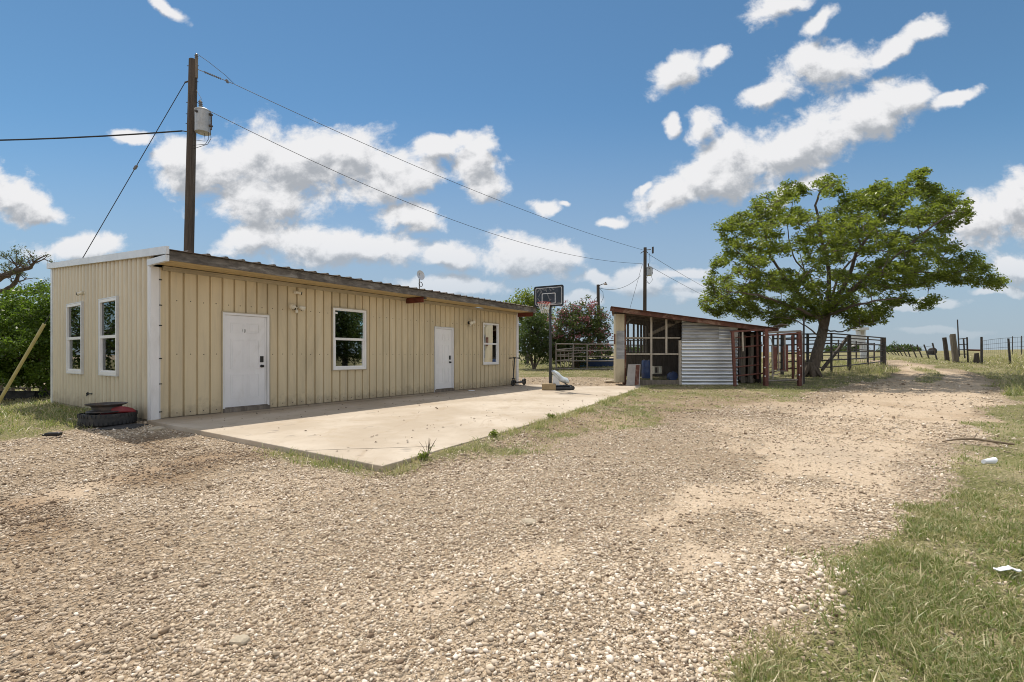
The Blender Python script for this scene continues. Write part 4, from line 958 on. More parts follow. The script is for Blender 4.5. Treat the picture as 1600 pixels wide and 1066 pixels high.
# ---------------------------------------------------------------- basketball hoop
def hoop():
    Y = 17.0; x0 = (860 - 800) / FPX * Y; base = Vector((x0, Y, SLAB_Z))
    r = thing('basketball_hoop', base, 'portable basketball hoop with a black backboard at the far end of the concrete', 'basketball hoop')
    b = MB(); b.box(WF, x0 - .05, x0 + .05, Y - .05, Y + .05, SLAB_Z + .12, 2.0); b.box(WF, x0 - .043, x0 + .043, Y - .043, Y + .043, 2.0, 3.35); b.build('pole', M['black_plastic'], r)
    nrm = Vector((-.5, -.866, 0)); ax = Vector((.866, -.5, 0)); c = P(857.5, 463, 16.85); f = Fr(c, ax, (0, 0, 1), nrm); W, H = .57, .36
    def rr(w, h, rad):
        pts = []
        for cx, cy, a0 in ((w - rad, h - rad, 0), (-w + rad, h - rad, 90), (-w + rad, -h + rad, 180), (w - rad, -h + rad, 270)):
            for k in range(5): a = math.radians(a0 + 22.5 * k); pts.append((cx + rad * math.cos(a), cy + rad * math.sin(a)))
        return pts
    b = MB(); b.poly([f.p(x, y, -.02) for x, y in rr(W, H, .06)], nrm * .03); board = b.build('backboard', simple('backboard_black', (.03, .034, .04), .25, 0, .3, 4, (.10, .10, .12), .35), r)
    def ring(name, o, i, z, mat, par, cx=0, cy=0):
        q = MB(); n = len(o)
        vs = [f.p(cx + x, cy + y, z) for x, y in o] + [f.p(cx + x, cy + y, z) for x, y in i] + [f.p(cx + x, cy + y, z - .008) for x, y in o] + [f.p(cx + x, cy + y, z - .008) for x, y in i]
        fs = []
        for k in range(n):
            j = (k + 1) % n; fs += [(k, j, n + j, n + k), (k, 2 * n + k, 2 * n + j, j), (n + k, n + j, 3 * n + j, 3 * n + k)]
        q.add(vs, fs); o_ = q.build(name, mat, r); o_.parent = par
    ring('border_line', rr(W - .05, H - .05, .045), rr(W - .068, H - .068, .04), .019, M['white'], board)
    ring('target_square', rr(.27, .19, .03), rr(.245, .165, .02), .019, M['white'], board, .0, -.08)
    ring('edge_frame', rr(W + .015, H + .015, .07), rr(W - .02, H - .02, .05), .022, M['rubber'], board)
    q = MB()
    for xa, ya, xb, yb in ((.33, -.245, .47, -.245), (.33, -.262, .47, -.262)): q.bar(f.p(xa, ya, .013), f.p(xb, yb, .013), .010, .006, nrm)
    for i, (xa, ya, xb, yb) in enumerate(((-.46, .16, -.36, .27), (-.40, .0, -.31, .17), (-.33, .27, -.27, .14), (-.27, .27, -.12, .21), (-.12, .27, -.08, .16), (.02, .27, .10, .18), (-.44, -.05, -.33, -.2), (.12, .26, .22, .22), (-.06, .1, .05, -.16), (.1, -.1, .0, -.19))):
        q.bar(f.p(xa, ya, .012), f.p(xb, yb, .012), .035, .004, nrm)
    [setattr(o, 'parent', board) for o in q.split('graphic', simple('backboard_print', (.17, .17, .18), .5, 0, .2, 8), r)]
    b = MB(); rc = f.p(-.0, -.27, .23 + .17); k = Fr(rc, ax, nrm); b.torus(k, .228, .011, 28, 8)
    b.box(f, -.07, .07, -.33, -.22, .011, .10); b.tube([f.p(-.06, -.27, .1), f.p(-.10, -.275, .20)], .01, 6); b.tube([f.p(.06, -.27, .1), f.p(.10, -.275, .20)], .01, 6)
    b.build('rim', M['orange'], r, True)
    b = MB(); n = 12
    def pt(i, j): a = 6.2832 * (i + .5 * (j % 2)) / n; rad = (.222, .20, .165, .145, .135)[j]; return rc + ax * (rad * math.cos(a)) + nrm * (rad * math.sin(a)) + Vector((.01 * j, 0, -.09 * j - .008))
    for j in range(4):
        for i in range(n):
            b.tube([pt(i, j), pt(i, j + 1)], .0065, 4, False); b.tube([pt(i, j), pt(i - 1 if j % 2 == 0 else i + 1, j + 1)], .0065, 4, False)
    b.build('net', M['net'], r)
    b = MB()
    for z in (.15, -.15):
        for s in (-.14, .14): b.bar(f.p(s, z, -.022), Vector((x0, Y, c.z + z - .18)) + ax * s * .4, .03)
    b.split('backboard_arm', M['black_plastic'], r)
    # base: wide black tank with two wheels, held down by other things
    b = MB(); f2 = Fr((x0 + .12, Y + .05, SLAB_Z), (1, 0, 0), (0, 1, 0)); prof = [(-.15, -.30), (.42, -.36), (.66, -.22), (.70, .1), (.62, .34), (-.15, .30)]
    b.poly([f2.p(x, y, .015) for x, y in prof], (0, 0, .10)); b.poly([f2.p(x * .8 + .05, y * .75, .115) for x, y in prof], (0, 0, .05))
    o = b.build('base_tank', M['black_plastic'], r); md = o.modifiers.new('round', 'BEVEL'); md.width = .03; md.segments = 3
    for s in (-.20, .24):
        b = MB(); k = Fr(f2.p(.66, s, .075), (1, 0, 0), (0, 0, 1), (0, 1, 0)); b.lathe([(.05, -.04), (.075, -.035), (.075, .035), (.05, .04)], k, 16); b.build('wheel', M['rubber'], r)
    b = MB()
    for s in (-.12, .12): b.bar((x0 + .02, Y + s * .4, SLAB_Z + .58), f2.p(.56, s, .13), .035)
    b.split('strut', M['black_plastic'], r)
    # things lying on the base
    b = MB(); f3 = turned((x0 - .06, Y - .20, SLAB_Z), -4); b.box(f3, -.26, .24, -.11, .11, .002, .235); o = b.build('ballast_block', M['tanbox'])
    tag(o, 'tan block weighing down the front of the basketball hoop base', 'block'); md = o.modifiers.new('round', 'BEVEL'); md.width = .03; md.segments = 3
    b = MB(); f4 = Fr((x0 + .1, Y - .03, SLAB_Z + .17), (1, 0, 0), (0, 1, 0)); b.poly([f4.p(-.03, -.10, 0), f4.p(.22, -.10, 0), f4.p(.19, -.10, .22), f4.p(-.03, -.10, .39)], (0, .02, 0)); 
    tag(b.build('grey_sheet', M['trim_grey']), 'grey triangular sheet standing under the hoop strut', 'sheet')
    # sack slumped over the struts
    nu, nv = 22, 14; vs = []; fs = []
    A = Vector((x0 + .0, Y - .03, SLAB_Z + .66)); B = Vector((x0 + .66, Y - .02, SLAB_Z + .20)); D = (B - A); up = D.cross(Vector((0, 1, 0))).normalized(); up = -up if up.z < 0 else up
    for i in range(nu + 1):
        s = i / nu
        for j in range(nv):
            a = 2 * math.pi * j / nv; e = (1 - abs(2 * s - 1) ** 4); wob = 1 + .25 * float(vnoise(np.array([s * 5]), np.array([j * .9]), 1, 4, 2)[0] - .5) * 2
            vs.append(A + D * s + up * (.03 + .105 * e * math.sin(a) * wob + .02 * math.sin(s * 9)) + Vector((0, 1, 0)) * (.19 * e ** .5 * math.cos(a) * wob))
    for i in range(nu):
        for j in range(nv): fs.append((i * nv + j, i * nv + (j + 1) % nv, (i + 1) * nv + (j + 1) % nv, (i + 1) * nv + j))
    fs += [tuple(range(nv))[::-1], tuple(range(nu * nv, nu * nv + nv))]
    b = MB(); b.add(vs, fs); o = b.build('sack', M['bag'], smooth=True); tag(o, 'pale blue and white plastic sack slumped over the hoop struts', 'sack')
hoop()
def scooter():
    fr = Fr(HF.p(12.05, .38, SLAB_Z), DV, NV); r = thing('kick_scooter', fr.p(.4, 0, 0), 'black stand-up scooter parked against the end of the tan wall', 'scooter')
    for a, n in ((0, 'front'), (.84, 'rear')):
        k = Fr(fr.p(a, 0, .125), fr.ex, fr.ez, fr.ey); b = MB(); b.lathe([(.075, -.028), (.112, -.03), (.125, -.016), (.125, .016), (.112, .03), (.075, .028)], k, 22, True); w = b.build('wheel', M['rubber'], r, True)
        b = MB(); b.lathe([(0, -.03), (.03, -.03), (.075, -.018), (.075, .018), (.03, .03), (0, .03)], k, 16); o = b.build('hub', M['dark'], r); o.parent = w
    b = MB(); b.poly([fr.p(x, -.075, z) for x, z in ((.14, .10), (.70, .10), (.78, .15), (.76, .17), (.66, .155), (.18, .155), (.10, .23), (.06, .22))], fr.ey * .15); o = b.build('deck', M['black_plastic'], r)
    b = MB(); b.tube([fr.p(.03, 0, .28), fr.p(.12, 0, 1.12)], .024, 10); b.tube([fr.p(.03, -.045, .12), fr.p(.05, -.045, .30)], .013, 6); b.tube([fr.p(.03, .045, .12), fr.p(.05, .045, .30)], .013, 6); b.box(fr, .0, .09, -.055, .055, .27, .31); b.build('stem', M['black_plastic'], r)
    b = MB(); b.tube([fr.p(.12, -.26, 1.12), fr.p(.115, 0, 1.135), fr.p(.12, .26, 1.12)], .018, 8); b.box(fr, .07, .15, -.04, .04, 1.11, 1.16); hb = b.build('handlebar', M['black_plastic'], r)
    b = MB()
    for s in (-1, 1): b.tube([fr.p(.12, s * .15, 1.126), fr.p(.12, s * .27, 1.12)], .024, 8)
    [setattr(o, 'parent', hb) for o in b.split('grip', M['rubber'], r)]
    b = MB(); b.tube([fr.p(.09, -.03, 1.1), fr.p(.03, -.05, .95), fr.p(.05, -.01, .6)], .006, 5); b.build('brake_cable', M['cable'], r)
    b = MB(); pts = [fr.p(.84 + .145 * math.cos(math.radians(a)), 0, .125 + .145 * math.sin(math.radians(a))) for a in range(30, 171, 20)]
    for p, q in zip(pts, pts[1:]): b.bar(p, q, .06, .006, fr.ey.cross(q - p))
    b.build('mudguard', M['black_plastic'], r)
scooter()

# ---------------------------------------------------------------- tyre stack by the corner
def tyre_stack():
    x, y = -7.72, 9.02; z0 = g1(x, y); f = Fr((x, y, z0), (1, 0, 0), (0, 1, 0), (.03, -.02, 1)); f.ez = f.ez * .84
    prof = [(.25, .05), (.26, .02), (.33, .0), (.40, .015), (.425, .05), (.43, .10), (.43, .17), (.425, .22), (.40, .255), (.33, .27), (.26, .25), (.25, .22), (.30, .20), (.38, .14), (.30, .07)]
    b = MB(); b.lathe(prof, f, 48, True)
    for i in range(40):
        a = 2 * math.pi * i / 40; k = Fr(f.p(0, 0, 0), f.ex * math.cos(a) + f.ey * math.sin(a), -f.ex * math.sin(a) + f.ey * math.cos(a), f.ez); b.box(k, .424, .437, -.022, .022, .035, .10); b.box(k, .424, .437, .012, .052, .17, .235)
    o = b.build('tyre', M['rubber'], base=(x, y, z0)); tag(o, 'worn black tyre lying flat by the corner of the tan building', 'tyre')
    # red plastic tray crumpled between the tyre and the wheel
    nu = 28; vs = []; fs = []; c = Vector((x + .13, y + .07, z0 + .235))
    for k, (rk, hh) in enumerate(((.0, .0), (.17, -.006), (.23, .03), (.27, .01), (.28, -.03))):
        for i in range(nu):
            a = 2 * math.pi * i / nu; w = 1 + .10 * math.sin(3 * a + 1) + .05 * math.sin(7 * a); rr_ = rk; flap = max(0, -math.cos(a - .45)) ** 8; drop = flap * .24 * (k / 4) ** 2; lift = max(0, math.cos(a + .75)) ** 2 * .085 * (1 if k in (1, 2) else .4); rr_ = rr_ * (1 + .52 * flap * (k / 4))
            vs.append(c + Vector((rr_ * w * math.cos(a) * .96, rr_ * w * math.sin(a) * .80, hh + lift - drop)))
    for k in range(4):
        for i in range(nu): fs.append((k * nu + i, k * nu + (i + 1) % nu, (k + 1) * nu + (i + 1) % nu, (k + 1) * nu + i))
    b = MB(); b.add(vs, fs); o = b.build('red_tray', M['red_plastic'], smooth=True, base=c); md = o.modifiers.new('thick', 'SOLIDIFY'); md.thickness = .006; tag(o, 'crumpled red plastic tray squeezed between tyre and wheel rim', 'tray')
    f = Fr((x - .02, y + .0, z0 + .25), (1, 0, 0), (0, 1, 0), (-.04, -.06, 1)); f.ez = f.ez * .82
    prof = [(.305, .0), (.315, .01), (.30, .03), (.24, .04), (.225, .06), (.225, .12), (.24, .145), (.285, .155), (.315, .175), (.32, .19), (.305, .185), (.27, .165), (.22, .15), (.205, .10), (.205, .05), (.28, .01)]
    b = MB(); b.lathe(prof, f, 40, True); rim = b.build('wheel_rim', M['pipe_dark'], base=(x, y, z0 + .3)); tag(rim, 'rusty steel wheel rim stacked on top of the flat tyre', 'wheel rim')
    b = MB(); b.lathe([(.075, .135), (.09, .15), (.12, .15), (.17, .115), (.205, .11), (.205, .10), (.165, .103), (.11, .138), (.08, .138)], f, 32, True)
    WLOC[rim.name] = Vector((x, y, z0 + .3)); b.build('disc', M['galv_old'], rim)
    # black sheet on the ground beside it
    nx, ny = 26, 12; vs = []; fs = []; a0 = pgv(157, 668); a1 = pgv(222, 667); ex = (a1 - a0); ey = Vector((.25, -1, 0)).normalized() * .75
    for j in range(ny + 1):
        for i in range(nx + 1):
            s, t = i / nx, j / ny; p = a0 + ex * (s + .10 * t * (1 - s)) + ey * (t - .5) * (1 - .35 * s + .1 * math.sin(s * 7)); n = float(vnoise(np.array([p.x]), np.array([p.y]), 5, 3, 3)[0])
            vs.append((p.x, p.y, g1(p.x, p.y) + .008 + .055 * n * min(1, 6 * s, 6 * (1 - s), 6 * t, 6 * (1 - t) )))
    for j in range(ny):
        for i in range(nx): a = j * (nx + 1) + i; fs.append((a, a + 1, a + nx + 2, a + nx + 1))
    b = MB(); b.add(vs, fs); o = b.build('rubber_sheet', M['rubber'], smooth=True); md = o.modifiers.new('thick', 'SOLIDIFY'); md.thickness = .006; tag(o, 'crumpled black rubber sheet lying on the ground beside the tyre', 'sheet')
tyre_stack()
def rock(p, s, label, flat=.5, mat='rock', cat='rock', name='rock', seed=1):
    v, f = ico(); vs = []; rr = random.Random(seed)
    me = bpy.data.meshes.new('t'); me.from_pydata([tuple(x) for x in v], [], [tuple(x) for x in f]); 
    import bmesh
    bm = bmesh.new(); bm.from_mesh(me); bmesh.ops.subdivide_edges(bm, edges=bm.edges[:], cuts=1, use_grid_fill=True)
    sx, sy = rr.uniform(.9, 1.35), rr.uniform(.7, 1.0)
    for q in bm.verts: q.co = q.co.normalized() * (1 + rr.uniform(-.14, .14)); q.co = Vector((q.co.x * s * sx, q.co.y * s * sy, q.co.z * s * flat))
    b = MB(); b.add([Vector(p) + q.co + Vector((0, 0, s * flat * .45)) for q in bm.verts], [[q.index for q in fa.verts] for fa in bm.faces]); bm.free(); bpy.data.meshes.remove(me)
    return tag(b.build(name, M[mat]), label, cat)
rock(pgv(246, 673), .14, 'broken slab of stone by the corner of the building and the concrete', .35, seed=3)
rock(pgv(826, 818), .055, 'pale stone larger than the gravel around it in the middle of the drive', .4, seed=5)
rock(pgv(957, 598), .32, 'flat grey stone at the foot of the beige shed panel', .3, seed=9)
rock(pgv(376, 1005), .042, 'pale flat stone standing out in the gravel at the lower left', .4, seed=12)
def litter():
    p = pgv(1574, 901, .03); f = turned(p, -24); b = MB(); vs = []; n = 10
    for i in range(n + 1):
        s = i / n - .5
        for t, w in ((-1, 0), (-.4, .5), (.4, .5), (1, 0)): vs.append(f.p(s * .125, t * .024 * (1 - (2 * s) ** 4 * .6), .012 * abs(t) + .008 * math.cos(s * 9) + (.012 if s > .05 else 0)))
    fs = [(i * 4 + j, i * 4 + j + 1, i * 4 + j + 5, i * 4 + j + 4) for i in range(n) for j in range(3)]
    b.add(vs, fs); o = b.build('foam_scrap', M['foam'], smooth=True); md = o.modifiers.new('thick', 'SOLIDIFY'); md.thickness = .005; tag(o, 'curled white foam scrap lying on the grass at the right edge', 'litter')
    p = pgv(1545, 726, .05); b = MB(); k = Fr(p, (.3, 0, 1), (0, 1, 0), (1, -.45, .25)); b.lathe([(.028, -.05), (.042, .05), (.039, .05), (.025, -.045)], k, 16, True); b.lathe([(0, -.05), (.028, -.05)], k, 16)
    tag(b.build('foam_cup', M['foam'], smooth=True), 'squashed white cup lying in the green verge grass', 'cup')
    p = pgv(84, 685, .03); f = turned(p, 14); b = MB(); b.box(f, -.11, .10, -.045, .045, 0, .055); b.box(f, -.15, -.11, -.03, .03, .0, .035); o = b.build('plastic_scrap', M['dark']); md = o.modifiers.new('round', 'BEVEL'); md.width = .018; md.segments = 2
    tag(o, 'small black plastic scrap at the edge of gravel and grass on the left', 'scrap')
    a, c = pgv(1472, 693, .03), pgv(1585, 702, .06); b = MB(); m = a.lerp(c, .5) + Vector((0, .05, .05)); b.tube([a, a.lerp(m, .5) + Vector((0, .02, .01)), m, m.lerp(c, .5) - Vector((0, .03, 0)), c], [.008, .013, .015, .017, .014], 7); b.tube([m, m + Vector((.3, .25, .05))], [.01, .004], 5)
    tag(b.build('fallen_branch', M['stick'], smooth=True), 'thin dead branch lying from the gravel into the verge grass', 'branch')
    a = HF.p(4.4, 3.4, SLAB_Z + .012); ang = HF.p(4.55, 3.18, SLAB_Z + .012); b = MB(); b.tube([a, a.lerp(ang, .5) + Vector((0, .01, .006)), ang], [.009, .012, .006], 6); tag(b.build('stick', M['stick']), 'short stick lying on the sunny concrete', 'stick')
    a, c = pgv(165, 852, .015), pgv(196, 846, .015); b = MB(); b.tube([a, c], [.006, .004], 5); tag(b.build('stick', M['stick']), 'thin stick lying on the gravel at the left', 'stick')
    f = turned(HF.p(9.1, .62, SLAB_Z), 20); b = MB(); b.box(f, -.10, .10, -.05, .05, .003, .025); tag(b.build('paint_stirrer', M['foam']), 'small white scrap on the concrete below the far door', 'scrap')
litter()

# ---------------------------------------------------------------- tin shed
SY = 20.0
def shed():
    gz = g1(6.8, SY); r = thing('shed', (7.4, SY + 2, gz), 'open-fronted shed with rusty sloping roof and wavy tin wall', 'shed')
    X = lambda px, Y=SY: (px - 800) / FPX * Y
    Z = lambda py, Y=SY: CZ + (HOR - py) / FPX * Y
    B = SY + 4.0; xl, xr = X(961), X(1199); zl, zr = Z(485.5), Z(516)
    roofz = lambda x: 3.30 + (x - X(953, 19.5)) * (2.39 - 3.30) / (X(1216, 19.5) - X(953, 19.5))
    # roof
    b = MB(); x0, x1 = X(954, 19.5), X(1217, 19.5); n = 60; vs = []
    for i in range(n + 1):
        x = x0 + (x1 - x0) * i / n; z = roofz(x) + .035 + .016 * math.sin(i * math.pi)
        xs = x + 1.1 * (1 - i / n); vs += [(x, 19.42, z), (xs, B + .3, z), (xs, B + .3, z - .02), (x, 19.42, z - .02)]
    fs = []
    for i in range(n): 
        a = i * 4
        for j in range(4): fs.append((a + j, a + (j + 1) % 4, a + 4 + (j + 1) % 4, a + 4 + j))
    fs += [(0, 3, 2, 1), (n * 4, n * 4 + 1, n * 4 + 2, n * 4 + 3)]
    b.add(vs, fs); rf = b.build('roof', M['rust_roof'], r)
    b = MB(); sl = (roofz(1) - roofz(0))
    b.bar((x0, 19.55, roofz(x0) - .075), (x1, 19.55, roofz(x1) - .075), .07, .17, (0, 0, 1)); b.build('eave_beam', M['rust_roof'], r)
    b = MB()
    for y in (20.1, 21.4, 22.7, 23.9): xq = x0 + .12 + 1.1 * (y - 19.42) / 4.9; b.bar((xq, y, roofz(xq) - .085), (xr, y, roofz(xr) - .085), .06, .13)
    b.split('rafter', M['wood_dark'], r)
    # beige end panel, frames
    b = MB(); b.box(WF, X(961.5), X(975.5), SY - .02, SY + .35, gz + .1, roofz(X(970)) - .17); b.build('end_panel', M['beige_panel'], r)
    b = MB(); b.box(WF, X(961.5) + .04, X(975.5), SY - .03, SY - .0205, Z(561), Z(517)); 
    for i in range(4): b.box(WF, X(964.5) + .07 * i, X(964.5) + .07 * i + .03, SY - .042, SY - .0305, Z(547), Z(519))
    b.build('tin_patch', M['galv_old'], r)
    b = MB(); b.box(WF, X(975.8), X(978.5), SY - .0, SY + .4, gz, roofz(X(977)) - .16); b.box(WF, X(960), X(962), SY - .01, SY + .1, Z(538), Z(522)); b.split('post', M['rust_roof'], r)
    for px, p0, p1 in ((1018, 494, 594), (1041.5, 497, 552)):
        b = MB(); b.box(WF, X(px) - .035, X(px) + .035, SY - .0, SY + .09, Z(p1), roofz(X(px)) - .14); b.build('stud', M['wood_pale'], r)
    b = MB(); b.box(WF, X(1061), X(1064.5), SY - .03, SY + .07, gz - .02, Z(532)); b.build('stud', M['wood_pale'], r)
    b = MB(); b.box(WF, X(978.5), X(1063), SY + .01, SY + .08, Z(529), Z(527.3)); b.build('rail', M['wood_pale'], r)
    b = MB(); b.box(WF, X(978.5), X(1060.8), SY + .011, SY + .08, Z(554.5), Z(552.2)); b.build('rail', M['wood_pale'], r)
    b = MB(); b.box(WF, X(978.5), X(1063), SY - .01, SY + .10, gz - .05, Z(594)); b.build('sill', M['wood'], r)
    b = MB(); b.add([(X(978.6), SY + .1, gz), (X(1063), SY + .1, gz), (X(1063), SY + .1, roofz(X(1063)) - .12), (X(978.6), SY + .1, roofz(X(978.6)) - .12)], [(0, 1, 2, 3)]); b.build('wire_mesh', M['wire_mesh'], r)
    b = MB(); b.bar((X(978), SY + .25, Z(508)), (X(987), SY + .3, Z(498)), .07); b.bar((X(1012, B), B - .2, Z(524, B)), (X(1064, 21.), 21.0, Z(500, 21.)), .07, .16); b.split('brace', M['wood'], r)
    # corrugated front
    b = MB(); rows = 100; xa, xb = X(1064.5), X(1152); za, zb = gz + .0, roofz(xa) - .13; vs = []
    z = za; zs = []
    while z < zb: zs.append(z); z += .0075
    for z in zs:
        d = -.062 * abs(math.sin(z / .150 * math.pi)) ** .55; top = min(z, roofz(xb) - .13)
        vs += [(xa, SY + d, z), (xb, SY + d, z)]
    vs2 = []
    for i, z in enumerate(zs):                           # clip the right edge under the sloping roof
        pass
    fs = []
    for i in range(len(zs) - 1):
        def xcut(z): return min(xb, xa + (zb - z) / max(1e-6, (zb - (roofz(xb) - .13))) * (xb - xa)) if z > roofz(xb) - .13 else xb
        x1, x2 = xcut(zs[i]), xcut(zs[i + 1])
        vs[2 * i + 1] = (x1, vs[2 * i + 1][1], zs[i]); vs[2 * i + 3] = (x2, vs[2 * i + 3][1], zs[i + 1]); fs.append((2 * i, 2 * i + 1, 2 * i + 3, 2 * i + 2))
    b.add(vs, fs); o = b.build('tin_wall', M['galv'], r, True)
    b = MB(); vs = []; xa2, xb2 = X(1065), X(1122); z0, z1 = Z(531), Z(505); k = 30
    for i in range(k + 1):
        z = z0 + (z1 - z0) * i / k; d = .012 * math.sin(z / .150 * 2 * math.pi); xe = xb2 if z < Z(509) else xa2 + (xb2 - xa2) * (1 - (z - Z(509)) / (z1 - Z(509) + 1e-6) * .55)
        vs += [(xa2, SY - .085 + d, z), (xe, SY - .085 + d, z)]
    b.add(vs, [(2 * i, 2 * i + 1, 2 * i + 3, 2 * i + 2) for i in range(k)]); b.build('tin_patch', M['galv_old'], r, True)
    # left side, back and right side
    b = MB(); b.box(WF, X(1010, B), xr, B, B + .03, gz - .1, roofz(xr) + .0); b.box(WF, X(975, B), X(1010, B), B, B + .03, gz - .1, Z(552, B))
    b.add([(X(1010, B), B + .01, roofz(xr)), (xr, B + .01, roofz(xr)), (X(1010, B), B + .01, roofz(X(1010, B)))], [(0, 1, 2)])
    b.build('back_wall', M['wood_dark'], r)
    for px in (981, 990, 996.5, 1001.5, 1006.5):
        b = MB(); x = X(px, B); b.box(WF, x - .045, x + .045, B - .05, B, Z(553, B), roofz(x) - .03); b.build('slat', M['wood_dark'], r)
    b = MB(); b.box(WF, X(975, B), X(1010, B), B - .10, B - .051, Z(530, B), Z(527, B)); b.build('rail', M['wood_dark'], r)
    b = MB(); b.box(WF, xr - .03, xr, SY + .5, B, gz - .1, roofz(xr) - .05); b.build('side_wall', M['wood_dark'], r)
    b = MB(); b.box(WF, X(1152) - .05, X(1152), SY + .1, B, gz - .1, 2.3); b.build('inner_wall', M['wood_dark'], r)
    b = MB()
    for px, dy, w_, zt in ((1157, .55, .20, 2.2), (1168, .75, .24, 1.75), (1172, .50, .13, 2.25), (1182, .85, .20, 1.9)): x = X(px, SY + dy); b.bar((x + w_ / 2, SY + dy, gz + .05), (x + w_ / 2 + .05, SY + dy + .05, zt), w_, .03, (0, 1, 0))
    b.split('board', M['wood'], r)
    b = MB(); b.bar(P(1213, 511, SY + 1), P(1226, 507, SY + .6), .38, .05, (0, .3, 1)); b.build('loose_board', M['wood'], r)
    # contents
    def barrel(px, pb, Y, h, rad, label):
        x = X(px, Y); z = g1(x, Y) + .18; k = Fr((x, Y, z), (1, 0, 0), (0, 1, 0)); q = MB()
        q.lathe([(rad * .9, 0), (rad, .03), (rad, h * .3), (rad * 1.03, h * .33), (rad, h * .36), (rad, h * .64), (rad * 1.03, h * .67), (rad, h * .7), (rad, h - .06), (rad * .9, h), (rad * .85, h), (rad * .85, h - .02), (0, h - .02)], k, 28)
        o = q.build('barrel', M['blue'], smooth=True); tag(o, label, 'barrel'); o['_'] = 0; del o['_']
        q = MB(); q.lathe([(.03, h - .02), (.03, h + .02), (0, h + .02)], Fr(k.p(rad * .5, 0, 0), (1, 0, 0), (0, 1, 0)), 10); q.lathe([(.03, h - .02), (.03, h + .02), (0, h + .02)], Fr(k.p(-rad * .5, 0, 0), (1, 0, 0), (0, 1, 0)), 10); q.build('bung', M['white'], o)
    barrel(1010, 588, 21.0, .80, .21, 'upright dark blue barrel inside the wire front of the shed')
    Yd = 20.5; k = Fr((X(1052, Yd), Yd, Z(588, Yd) + .0), (1, 0, 0), (0, 0, 1), (0, -1, .12)); q = MB(); q.lathe([(.17, -.30), (.20, -.28), (.20, -.03), (.205, .0), (.19, .012), (.18, -.01), (.06, -.006), (0, .0)], k, 28)
    tag(q.build('blue_tub', M['blue'], smooth=True), 'round blue tub lying on its side low in the shed', 'tub')
    Yc = 21.6; q = MB(); f = Fr((X(1028.5, Yc), Yc, Z(584, Yc)), (1, .15, 0), (-.15, 1, 0)); w, h = .19, .34
    for a0, a1, c0, c1 in ((-w, w, 0, .04), (-w, w, h - .05, h), (-w, -w + .04, .04, h - .05), (w - .04, w, .04, h - .05), (-.02, .02, .04, h - .05)): q.box(f, a0, a1, 0, .03, c0, c1)
    q.box(f, -w, w, .03, .28, -.02, .0); q.box(f, -w, -w + .02, .03, .28, 0, h); q.box(f, w - .02, w, .03, .28, 0, h); tag(q.build('crate', M['cream']), 'pale slotted crate deep inside the shed beside the barrel', 'crate')
    q = MB(); f = Fr((0, 0, 0), (1, 0, 0), (0, 1, 0)); a, c, d, e = Vector((X(978, 19.5), 19.45, gz + .01)), Vector((X(998.5, 19.5), 19.45, gz + .01)), Vector((X(1001.5, 19.85), 19.93, Z(569, 19.9))), Vector((X(982, 19.85), 19.93, Z(569.5, 19.9)))
    q.poly([a, c, d, e], (0, -.02, -.004)); bd = tag(q.build('leaning_board', M['panel_grey']), 'grey board with a rusty strip leaning against the shed front', 'board')
    q = MB(); lerp = lambda s, t: a.lerp(c, s).lerp(e.lerp(d, s), t) + Vector((0, -.0215, -.004)); q.poly([lerp(.62, .02), lerp(.93, .02), lerp(.93, .97), lerp(.62, .97)], (0, -.006, 0)); q.build('rusty_strip', M['rust_roof'], bd)
shed()
